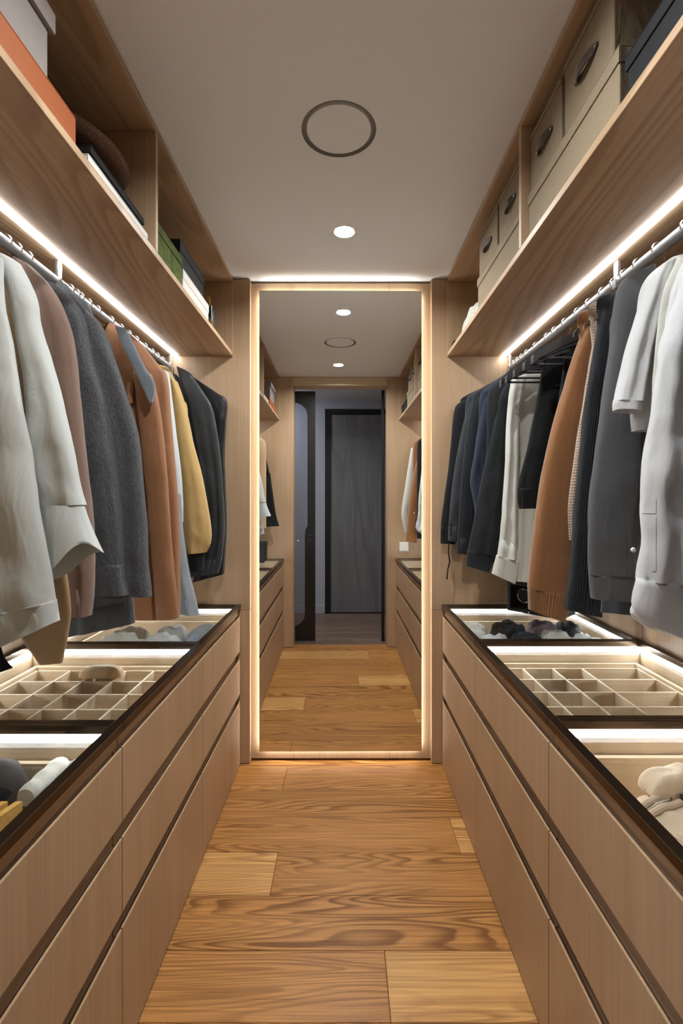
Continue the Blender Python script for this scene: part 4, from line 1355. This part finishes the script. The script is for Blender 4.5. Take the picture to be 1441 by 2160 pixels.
def lidded(name, label, s, xf, dep, y0, y1, z0, z1, mat, lid_h, cat='box', over=0.003, lid_mat=None, handle=False, group=None, lid_bottom=False):
    X = lambda d: xf + s * d
    o = thing(name, label, cat, (X(dep / 2), (y0 + y1) / 2, z0), group)
    zl = z1 - lid_h
    MB().box(X(over), X(dep - over), y0 + over, y1 - over, z0, z1 - 0.003, c=0.002).build('box_body', mat, o)
    mb = MB()
    t = over
    mb.box(X(0), X(dep), y0, y1, z1 - 0.004, z1, c=0.0015)
    mb.box(X(0), X(t * 0.9), y0, y1, zl, z1 - 0.004, c=0.0008)
    mb.box(X(dep - t * 0.9), X(dep), y0, y1, zl, z1 - 0.004, c=0.0008)
    mb.box(X(t), X(dep - t), y0, y0 + t * 0.9, zl, z1 - 0.004, c=0.0008)
    mb.box(X(t), X(dep - t), y1 - t * 0.9, y1, zl, z1 - 0.004, c=0.0008)
    mb.build('lid', lid_mat or mat, o)
    if handle:
        ym, zm = (y0 + y1) / 2, z0 + (zl - z0) * 0.52
        # leather loop: two riveted tabs and a bowed strap
        prof = []
        n_ = 14
        pts = []
        for i in range(n_ + 1):
            t_ = -1 + 2 * i / n_
            bow = 0.0 if abs(t_) > 0.72 else (math.cos(t_ / 0.72 * math.pi / 2)) ** 0.7
            pts.append((ym + t_ * 0.052, xf + s * (over - 0.0025) - s * 0.013 * bow, zm - 0.006 * bow))
        Vh, Fh = [], []
        for i, (yy, xx, zz) in enumerate(pts):
            w = 0.0115 if 2 <= i <= n_ - 2 else (0.004 if i in (0, n_) else 0.0078)
            for dx in (0.0, -s * 0.0024):
                Vh += [Vector((xx + dx, yy, zz - w)), Vector((xx + dx, yy, zz + w))]
        for i in range(n_):
            q = i * 4
            Fh += [(q, q + 1, q + 5, q + 4), (q + 2, q + 6, q + 7, q + 3), (q, q + 4, q + 6, q + 2), (q + 1, q + 3, q + 7, q + 5)]
        Fh += [(0, 2, 3, 1), (n_ * 4, n_ * 4 + 1, n_ * 4 + 3, n_ * 4 + 2)]
        hd = MB().add(Vh, Fh).build('handle', 'brown_leather', o, smooth=True, angle=0.9)
        for t_ in (-0.86, 0.86):
            MB().lathe((xf + s * (over - 0.005), ym + t_ * 0.052, zm), [(0.0001, -s * 0.0022), (0.0025, -s * 0.0018), (0.0034, 0.0)], 10, axis='X').build('rivet', 'chrome', hd, smooth=True)
    return o


LB = 'linen storage boxes on the right shelf'
lidded('linen_box', 'long lower linen storage box at the mirror end of the right shelf', 1, 0.543, 0.40, 1.49, 1.978, ZB, 2.259, 'linen_box', 0.034, group=LB)
lidded('linen_box', 'upper linen box with leather handle, closest to the mirror', 1, 0.548, 0.36, 1.736, 1.976, 2.2595, 2.424, 'linen_box', 0.014, handle=True, group=LB)
lidded('linen_box', 'upper linen box with leather handle, just mirror side of the shelf divider', 1, 0.548, 0.36, 1.484, 1.724, 2.2595, 2.424, 'linen_box', 0.014, handle=True, group=LB)
lidded('linen_box', 'long lower linen storage box on the near half of the right shelf', 1, 0.543, 0.42, 0.957, 1.432, ZB, 2.259, 'linen_box', 0.034, group=LB)
lidded('linen_box', 'upper linen box with leather handle, just camera side of the shelf divider', 1, 0.548, 0.36, 1.224, 1.43, 2.2595, 2.43, 'linen_box', 0.014, handle=True, group=LB)
lidded('linen_box', 'upper linen box with leather handle at the top right picture edge', 1, 0.548, 0.36, 0.985, 1.212, 2.2595, 2.44, 'linen_box', 0.014, handle=True, group=LB)
lidded('black_box', 'matt black lidded box at the top right picture edge', 1, 0.543, 0.30, 0.62, 0.935, ZB, 2.212, 'black_card', 0.03)

lidded('orange_box', 'flat orange lidded box under a grey suede box', -1, -0.590, 0.30, 0.68, 1.062, ZB, 2.197, 'orange_card', 0.066)
lidded('grey_suede_box', 'grey suede lidded box on top of the orange box', -1, -0.588, 0.27, 0.70, 0.985, 2.1975, 2.345, 'grey_suede', 0.042, over=0.010)
lidded('white_flat_box', 'flat white box under the black one, below the straw hat', -1, -0.590, 0.26, 1.115, 1.452, ZB, 2.157, 'white_card', 0.018)
lidded('black_flat_box', 'flat black box on the white box, beneath the straw hat', -1, -0.600, 0.25, 1.145, 1.448, 2.1575, 2.199, 'black_card', 0.02)
lidded('green_box', 'olive green patterned box beside the left shelf divider', -1, -0.600, 0.27, 1.495, 1.788, ZB, 2.256, 'green_card', 0.032)
lidded('white_box', 'white box under the charcoal box on the left shelf', -1, -0.600, 0.28, 1.80, 2.142, ZB, 2.221, 'white_card', 0.0355, over=0.0015)
lidded('charcoal_box', 'charcoal lidded box stacked on the white box', -1, -0.615, 0.26, 1.812, 2.12, 2.2215, 2.338, 'charcoal_card', 0.04)

# straw hat leaning on the flat boxes
ht = thing('straw_hat', 'dark brown woven straw hat with a curled brim, left shelf', 'hat', (-0.758, 1.292, 2.266))
mb = MB()
pr = [(0.0001, 0.115), (0.05, 0.113), (0.078, 0.098), (0.088, 0.05), (0.092, 0.0), (0.10, -0.006), (0.125, -0.004), (0.15, 0.004), (0.165, 0.016), (0.168, 0.018)]
prin = [(0.162, 0.012), (0.148, 0.0), (0.124, -0.008), (0.098, -0.010), (0.088, -0.002), (0.083, 0.05), (0.074, 0.093), (0.0001, 0.109)]
mb.lathe((0, 0, 0), pr + prin, 40)
mb.build('crown_and_brim', 'straw', ht, smooth=True, angle=1.2, local=True)
mb = MB()
for k in range(7):
    r = 0.100 + 0.010 * k
    z = -0.0045 + 0.00002 * 0 + (0.0 if r < 0.13 else (r - 0.13) ** 1.3 * 1.6)
    mb.tube([(r * math.cos(a), r * math.sin(a), z) for a in [2 * math.pi * i / 36 for i in range(36)]], 0.0022, 5, closed=True)
mb.build('brim_braid', 'straw', ht, smooth=True, angle=1.2, local=True)
MB().lathe((0, 0, 0), [(0.0935, 0.002), (0.0925, 0.03), (0.0905, 0.03), (0.0915, 0.002)], 36).build('hat_band', 'brown_leather', ht, smooth=True, local=True)
ht.rotation_euler = (math.radians(-5), math.radians(4), 0)

# black handbag with a gold chain
hb_ = thing('chain_handbag', 'small black handbag with a gold chain at the mirror end of the left shelf', 'handbag', (-0.66, 2.215, ZB))
ring = []
for z, w, d in ((0.0, 0.098, 0.026), (0.03, 0.10, 0.03), (0.09, 0.098, 0.026), (0.125, 0.092, 0.016), (0.133, 0.088, 0.010)):
    ring.append([Vector((-0.695 + math.copysign(abs(math.cos(a)) ** 0.5, math.cos(a)) * w, 2.225 + math.sin(a) * d, ZB + z)) for a in [2 * math.pi * k / 28 for k in range(28)]])
MB().rings(ring).build('bag_body', 'black_leather', hb_, smooth=True, angle=0.9)
MB().box(-0.785, -0.60, 2.190, 2.1985, ZB + 0.045, ZB + 0.128, c=0.004).build('flap', 'black_leather', hb_)
mb = MB()
links_ = []
for i in range(17):
    t_ = i / 16
    links_.append(Vector((-0.608 + 0.012 * math.sin(t_ * 9), 2.165 + 0.02 * math.sin(t_ * 5), ZB + 0.010 + 0.132 * t_)))
for i, p in enumerate(links_):
    tw = i % 2
    mb.tube([p + Vector((0.004 * math.cos(a) * (1 - tw), 0.004 * math.cos(a) * tw, 0.0062 * math.sin(a))) for a in [2 * math.pi * k / 10 for k in range(10)]], 0.0012, 5, closed=True)
mb.build('gold_chain', 'gold', hb_, smooth=True)

# folded cream throw and a black strap at the mirror end of the right shelf
def crumple(cx, cy, z0, rx, ry, h, seed, n=30, m=14, ridge=0.5, rough_=1.0, rot=0.0, flat=0.55, zmax=9.0):
    """a heap of folded cloth: closed mesh with a flat base"""
    rr = random.Random(seed)
    o3 = Vector((rr.uniform(0, 50), rr.uniform(0, 50), rr.uniform(0, 50)))
    V, FS = [], []
    ca, sa = math.cos(rot), math.sin(rot)
    for j in range(m + 1):
        f = j / m
        for k in range(n):
            th = 2 * math.pi * k / n
            ex = 0.62
            ux = math.copysign(abs(math.cos(th)) ** ex, math.cos(th))
            uy = math.copysign(abs(math.sin(th)) ** ex, math.sin(th))
            out = 1.0 + 0.16 * noise.noise(Vector((math.cos(th) * 1.7, math.sin(th) * 1.7, 0)) + o3)
            r = math.sin(f * math.pi / 2)
            px_, py_ = ux * rx * r * out, uy * ry * r * out
            q = Vector((px_ * 14, py_ * 14, 0)) + o3
            rg = (1 - abs(noise.noise(q))) ** 2 * ridge + noise.noise(q * 2.3) * 0.35 * rough_ + (1 - abs(noise.noise(q * 0.6 + o3))) * 0.35
            zz = h * (1 - r ** 4) ** flat * (0.45 + 0.55 * rg)
            zl_ = zmax - z0
            zz = zl_ * math.tanh(zz / zl_) if zmax < 5 else zz
            V.append(Vector((cx + px_ * ca - py_ * sa, cy + px_ * sa + py_ * ca, z0 + max(zz, 0.0005))))
    for j in range(m):
        for k in range(n):
            k2 = (k + 1) % n
            FS.append((j * n + k, j * n + k2, (j + 1) * n + k2, (j + 1) * n + k))
    FS.append(tuple(m * n + k for k in range(n)))
    UV = []
    for f in FS:
        UV.append([(V[i].x, V[i].y) for i in f])
    return MB().add(V, FS, UV)


cm = tag(crumple(0.605, 2.175, ZB, 0.052, 0.175, 0.17, 5, n=44, m=20, ridge=0.15, rough_=0.25, flat=0.5).build('knit_throw', 'cream_wool', None, smooth=True, angle=1.6), 'cream knitted throw folded at the mirror end of the right shelf', 'throw')
tag(crumple(0.558, 2.425, ZB, 0.020, 0.036, 0.05, 9).build('black_pouch', 'black_cotton', None, smooth=True, angle=1.6), 'small black cloth pouch tucked beside the cream throw', 'pouch')

# ================================================================ things on the counters
# watch winder, turned towards the aisle
ww = thing('watch_winder', 'black watch winder with a glass window, standing under the camel sweatshirt', 'watch winder', (0.881, 2.258, ZTOP), rz=math.atan2(-0.196, 0.176))
W2, DP, HH = 0.131, 0.15, 0.142
mb = MB()
mb.box(-W2, W2, 0.012, DP, 0.0, 0.012, c=0.002)
mb.box(-W2, W2, 0.012, DP, HH - 0.012, HH, c=0.002)
mb.box(-W2, -W2 + 0.012, 0.012, DP, 0.012, HH - 0.012, c=0.001)
mb.box(W2 - 0.012, W2, 0.012, DP, 0.012, HH - 0.012, c=0.001)
mb.box(-W2 + 0.012, W2 - 0.012, DP - 0.01, DP, 0.012, HH - 0.012)
mb.build('case', 'black_card', ww, local=True)
mb = MB()
t_ = 0.015
mb.box(-W2, W2, 0.0, 0.011, 0, t_, c=0.0015)
mb.box(-W2, W2, 0.0, 0.011, HH - t_, HH, c=0.0015)
mb.box(-W2, -W2 + t_, 0.0, 0.011, t_, HH - t_, c=0.0015)
mb.box(W2 - t_, W2, 0.0, 0.011, t_, HH - t_, c=0.0015)
dw = mb.build('window_frame', 'charcoal_card', ww, local=True)
MB().box(-W2 + t_, W2 - t_, 0.004, 0.006, t_, HH - t_).build('pane', 'counter_glass', dw, local=True)
for x in (-0.055, 0.055):
    c_ = MB().lathe((x, 0.02, 0.078), [(0.0001, 0.0), (0.030, 0.0), (0.036, 0.006), (0.040, 0.02), (0.042, 0.03)], 28, axis='Y').build('watch_cup', 'charcoal_card', ww, smooth=True, local=True)
    MB().lathe((x, 0.018, 0.078), [(0.030, 0.0), (0.033, -0.002), (0.036, 0.0)], 28, axis='Y').build('cup_ring', 'chrome', c_, smooth=True, local=True)
mb = MB().lathe((-0.02, -0.001, 0.0075), [(0.0001, 0.0), (0.004, 0.0)], 14, axis='Y')
mb.build('knob', 'chrome', ww, local=True)

lidded('counter_box', 'black lidded box on the left counter near the doorway, seen in mirror', -1, -0.668, 0.22, 0.64, 0.85, ZTOP, 0.99, 'charcoal_card', 0.04)

# ---- compartment trays in the middle units
def tray(side, xs, ys, z0, z1, x_end, label):
    tr_ = thing('compartment_tray', label, 'tray', ((xs[0] + x_end) / 2, (ys[0] + ys[-1]) / 2, z0), 'compartment trays')
    t = 0.0036
    xa, xb = min(xs[0], x_end), max(xs[0], x_end)
    MB().box(xa, xb, ys[0], ys[-1], z0, z0 + 0.006).build('tray_base', 'oak_tray', tr_)
    for x in xs + [x_end]:
        MB().box(x - t, x + t, ys[0], ys[-1], z0 + 0.006, z1, c=0.0006).build('long_divider', 'oak_tray', tr_)
    al = sorted(xs + [x_end])
    for y in ys:
        for a_, b_ in zip(al[:-1], al[1:]):
            MB().box(a_ + t, b_ - t, y - t, y + t, z0 + 0.006, z1 - 0.0004, c=0.0006).build('cross_divider', 'oak_tray', tr_)
    return tr_


TZ0, TZ1 = 0.6325, 0.735
tray(1, [0.548, 0.66, 0.770, 0.878], [1.235, 1.346, 1.457, 1.568, 1.679, 1.79], TZ0, TZ1, 1.083, 'pale oak compartment tray under the right glass counter')
tray(-1, [-0.582, -0.695, -0.797, -0.90, -1.0], [1.215, 1.326, 1.438, 1.549, 1.66, 1.765], TZ0, TZ1, -1.12, 'pale oak compartment tray under the left glass counter')


def roll(x, y, z, r, w, mat, label, axis='X', grp=None, name='rolled_tie', cat='tie'):
    """a tie or belt wound into a spiral"""
    o = thing(name, label, cat, (x, y, z), grp)
    pts = []
    turns, n_ = 3.2, 60
    prof = []
    for i in range(n_ + 1):
        a = i / n_ * turns * 2 * math.pi
        rr_ = 0.25 * r + 0.75 * r * i / n_
        prof.append((rr_ * math.cos(a), rr_ * math.sin(a)))
    V, FS = [], []
    th_ = r * 0.16
    for i, (a, b_) in enumerate(prof):
        l = math.hypot(a, b_)
        for sc in (1.0, (l - th_) / l):
            for d in (-w / 2, w / 2):
                p = (a * sc, b_ * sc)
                V.append(Vector((x + d, y + p[0], z + r + p[1])) if axis == 'X' else Vector((x + p[0], y + d, z + r + p[1])) if axis == 'Y' else Vector((x + p[0], y + p[1], z + w / 2 + d)))
    for i in range(n_):
        q = i * 4
        FS += [(q, q + 1, q + 5, q + 4), (q + 2, q + 6, q + 7, q + 3), (q, q + 4, q + 6, q + 2), (q + 1, q + 3, q + 7, q + 5)]
    MB().add(V, FS).build('coil', mat, o, smooth=True, angle=0.9)
    MB().box(x - 0.004, x + 0.004, y - 0.004, y + 0.004, z + 0.001, z + (w if axis == 'Z' else r) * 0.5, c=0.001).build('core_end', mat, o)
    return o


ZT = TZ0 + 0.0065
roll(0.715, 1.735, ZT, 0.034, 0.055, 'black_wool', 'black tie rolled up in the far row of the right tray', 'X', 'rolled accessories')
roll(0.80, 1.735, ZT, 0.026, 0.04, 'black_cotton', 'black belt end curled beside the tie in the right tray', 'Y', 'rolled accessories', 'rolled_belt', 'belt')
tag(crumple(0.715, 1.624, ZT, 0.046, 0.044, 0.085, 21, ridge=0.4).build('grey_socks', 'slate_jersey', None, smooth=True, angle=1.6), 'balled grey socks in the second row of the right tray', 'socks')
tag(crumple(0.98, 1.735, ZT, 0.085, 0.04, 0.030, 23).build('folded_belt', 'charcoal_nylon', None, smooth=True, angle=1.6), 'dark folded cloth in the widest far cell of the right tray', 'cloth')
bl = [('black_leather', 'black'), ('brown_leather', 'brown'), ('charcoal_nylon', 'charcoal'), ('black_leather', 'black')]
cells = [(-0.745, 1.27), (-0.64, 1.38), (-0.85, 1.38), (-0.95, 1.27), (-1.06, 1.27), (-0.95, 1.49), (-0.85, 1.60), (-1.06, 1.38), (-0.745, 1.60), (-0.64, 1.71), (-0.85, 1.71), (-1.06, 1.60)]
wh_ = ['nearest the front edge', 'beside the front divider', 'in the third column', 'in the fourth column, near row', 'in the wall column, near row', 'in the fourth column, third row', 'in the third column, fourth row', 'in the wall column, second row',
       'in the second column, fourth row', 'in the front column, far row', 'in the third column, far row', 'in the wall column, fourth row']
for i, (x, y) in enumerate(cells):
    mt_, cn = bl[i % 4]
    roll(x, y, ZT, 0.040, 0.032, mt_, '%s leather belt coiled in the left tray, %s' % (cn, wh_[i]), 'Z', 'belts coiled in the left tray', 'coiled_belt', 'belt')
tag(crumple(-0.86, 1.715, TZ1 + 0.0006, 0.075, 0.034, 0.055, 27, ridge=0.1, rough_=0.2).build('beige_pouch', 'tan_cloth', None, smooth=True, angle=1.6), 'rounded beige pouch in the far row of the left tray', 'pouch')

# ---- folded clothes under the other glass tops
ZF = 0.6325
P = [(0.63, 2.02, .085, .11, .145, 'white_cotton', 'white shirt heaped at the front of the far right drawer', 'shirt'),
     (0.60, 2.22, .06, .12, .13, 'cream_linen', 'cream cloth folded in the front corner by the mirror, right drawer', 'cloth'),
     (0.775, 2.03, .075, .11, .140, 'ink_navy', 'dark navy shirt crumpled in the middle of the far right drawer', 'shirt'),
     (0.76, 2.25, .09, .10, .135, 'black_wool', 'black top folded at the mirror side of the far right drawer', 'shirt'),
     (0.905, 2.05, .065, .11, .148, 'cream_wool', 'ivory knit bunched right of the navy shirt, right drawer', 'sweater'),
     (0.925, 2.265, .068, .09, .142, 'plum_cotton', 'plum cotton top behind the ivory knit, right drawer', 'shirt'),
     (1.03, 2.02, .06, .11, .125, 'white_cotton', 'white rolled tops by the wall in the far right drawer', 'shirt'),
     (1.042, 2.25, .045, .09, .135, 'charcoal_tweed', 'grey tweed cloth in the wall corner of the far right drawer', 'cloth'),
     (-0.632, 2.12, .055, .18, .14, 'grey_tweed', 'grey cloth folded at the front of the far left drawer', 'cloth'),
     (-0.765, 2.08, .08, .19, .15, 'white_cotton', 'white silk scarf heaped in the middle of the far left drawer', 'scarf'),
     (-0.94, 2.06, .09, .18, .15, 'cream_linen', 'ivory blouse folded by the wall in the far left drawer', 'blouse'),
     ]
for i, (x, y, rx_, ry_, h_, mt_, lb, ct) in enumerate(P):
    tag(crumple(x, y, ZF, rx_ * 0.88, ry_ * 0.88, h_ * 1.75, 100 + i, n=60, m=30, ridge=1.0, rough_=1.0, flat=0.28, zmax=0.805).build('folded_' + ct, mt_, None, smooth=True, angle=1.6), lb, ct, 'folded clothes in the drawers')

# beige knitted zip cardigan laid in the near right drawer
kc = thing('beige_cardigan', 'beige knitted zip cardigan laid out under the near right glass top', 'cardigan', (0.8, 0.9, ZF))
crumple(0.785, 0.885, ZF, 0.225, 0.20, 0.190, 7, n=64, m=34, ridge=0.12, rough_=0.25, flat=0.22, zmax=0.795).build('body', 'beige_fleece', kc, smooth=True, angle=1.6)
crumple(0.725, 1.045, 0.735, 0.085, 0.038, 0.062, 8, n=44, m=18, ridge=0.6, rough_=0.6, rot=0.15, zmax=0.803).build('hood', 'beige_fleece', kc, smooth=True, angle=1.6)


def on_top(pts, lift):
    src = [o for o in kc.children if o.name.startswith('body')][0]
    bvh = BVHTree.FromPolygons([v.co + WL_[kc.name] for v in src.data.vertices], [tuple(p.vertices) for p in src.data.polygons])
    out = []
    for x, y in pts:
        h_ = bvh.ray_cast(Vector((x, y, 0.9)), Vector((0, 0, -1)))
        out.append(Vector((x, y, (h_[0].z if h_[0] is not None else 0.74) + lift)))
    return out


def line2(a, b_, n=9, bend=0.0):
    return [(a[0] + (b_[0] - a[0]) * i / (n - 1), a[1] + (b_[1] - a[1]) * i / (n - 1) + bend * math.sin(math.pi * i / (n - 1))) for i in range(n)]


MB().tube(on_top(line2((0.572, 0.968), (0.672, 1.016)), 0.004), 0.0065, 8).build('zip_edge', 'beige_knit', kc, smooth=True)
MB().tube(on_top(line2((0.585, 0.945), (0.69, 0.992)), 0.004), 0.0065, 8).build('zip_edge', 'beige_knit', kc, smooth=True)
MB().tube(on_top(line2((0.58, 0.957), (0.68, 1.004)), 0.0045), 0.002, 6).build('zip', 'chrome', kc, smooth=True)
MB().tube(on_top(line2((0.640, 1.032), (0.682, 1.008), 4), 0.012), 0.0017, 6).build('zip_pull', 'chrome', kc, smooth=True)
mb = MB()
for q in range(9):
    mb.tube(on_top(line2((0.590 + q * 0.011, 0.925 - q * 0.0075), (0.597 + q * 0.011, 0.895 - q * 0.0075), 5), 0.001), 0.0032, 6)
mb.build('ribbed_band', 'beige_fleece', kc, smooth=True)
p_ = on_top([(0.695, 1.0), (0.80, 0.955)], 0.006)
MB().tube([p_[0], (p_[0] + p_[1]) / 2 + Vector((0, 0, 0.004)), p_[1]], 0.0095, 8).build('neck_tape', 'black_cotton', kc, smooth=True)

# near left drawer: black cap, rolled towels and a striped purse
cp = thing('felt_hat', 'round black felt hat under the near left glass top', 'hat', (-0.778, 1.030, ZF))
MB().lathe((-0.778, 1.030, ZF), [(0.088, 0.0), (0.091, 0.05), (0.088, 0.10), (0.074, 0.135), (0.045, 0.150), (0.0001, 0.154)], 36).build('crown', 'black_cotton', cp, smooth=True, angle=1.4)
MB().tube([(-0.778 + 0.0900 * math.cos(a), 1.030 + 0.0900 * math.sin(a), ZF + 0.06) for a in [2 * math.pi * k / 32 for k in range(32)]], 0.003, 6, closed=True).build('band', 'black_leather', cp, smooth=True)


def towel_roll(name, label, p0, p1, r, mat, cat):
    d = (Vector(p1) - Vector(p0))
    pts, rs_ = [], []
    for i in range(16):
        f = i / 15
        pts.append(Vector(p0) + d * f)
        e = min(f, 1 - f)
        rs_.append(r * (0.82 + 0.18 * min(1, e / 0.08)) * (1 + 0.05 * math.sin(f * 17)))
    mb = MB()
    mb.tube(pts, rs_, 20)
    UV = {}
    o = thing(name, label, cat, ((pts[0] + pts[-1]) / 2))
    mb.build('roll', mat, o, smooth=True, angle=0.8)
    sp_ = []
    nrm = d.normalized()
    s1 = nrm.cross(Vector((0, 0, 1))).normalized()
    s2 = nrm.cross(s1)
    for i in range(40):
        a = i / 39 * 4 * math.pi
        sp_.append(Vector(p1) + nrm * 0.001 + (s1 * math.cos(a) + s2 * math.sin(a)) * r * (0.15 + 0.6 * i / 39))
    MB().tube(sp_, r * 0.06, 5).build('roll_end', mat, o, smooth=True)
    return o


towel_roll('rolled_cloth', 'cream cloth roll lying beside the black felt hat, near left drawer', (-0.653, 0.99, 0.7465), (-0.653, 1.118, 0.7465), 0.0215, 'cream_linen', 'cloth roll')
towel_roll('rolled_knit', 'grey knitted roll along the front edge of the near left drawer', (-0.606, 0.985, 0.7455), (-0.606, 1.12, 0.7455), 0.0215, 'grey_knit', 'knit roll')
tag(MB().box(-0.674, -0.571, 0.985, 1.125, ZF, 0.7215, c=0.012).build('folded_towel', 'grey_melange', None, smooth=True, angle=0.9), 'grey folded towel under the two cloth rolls, near left drawer', 'towel', 'folded clothes in the drawers')
fabric('yellow_stripe', srgb(232, 178, 84), 'plain', contrast=0.05)
sb_ = thing('striped_purse', 'black purse with raised amber stripes, near left drawer', 'purse', (-0.685, 0.90, ZF))
crumple(-0.685, 0.882, ZF, 0.095, 0.045, 0.205, 33, n=40, m=16, ridge=0.0, rough_=0.05, flat=0.2, zmax=0.79).build('purse_body', 'black_wool', sb_, smooth=True, angle=1.6)
for k in range(5):
    x0 = -0.755 + k * 0.028
    MB().prism([(x0, -0.035), (x0 + 0.013, -0.035), (x0 + 0.030, 0.036), (x0 + 0.017, 0.036)], 0.755, 0.783, lambda a, b_, d: Vector((a, 0.885 + b_, d))).build('stripe', 'yellow_stripe', sb_)
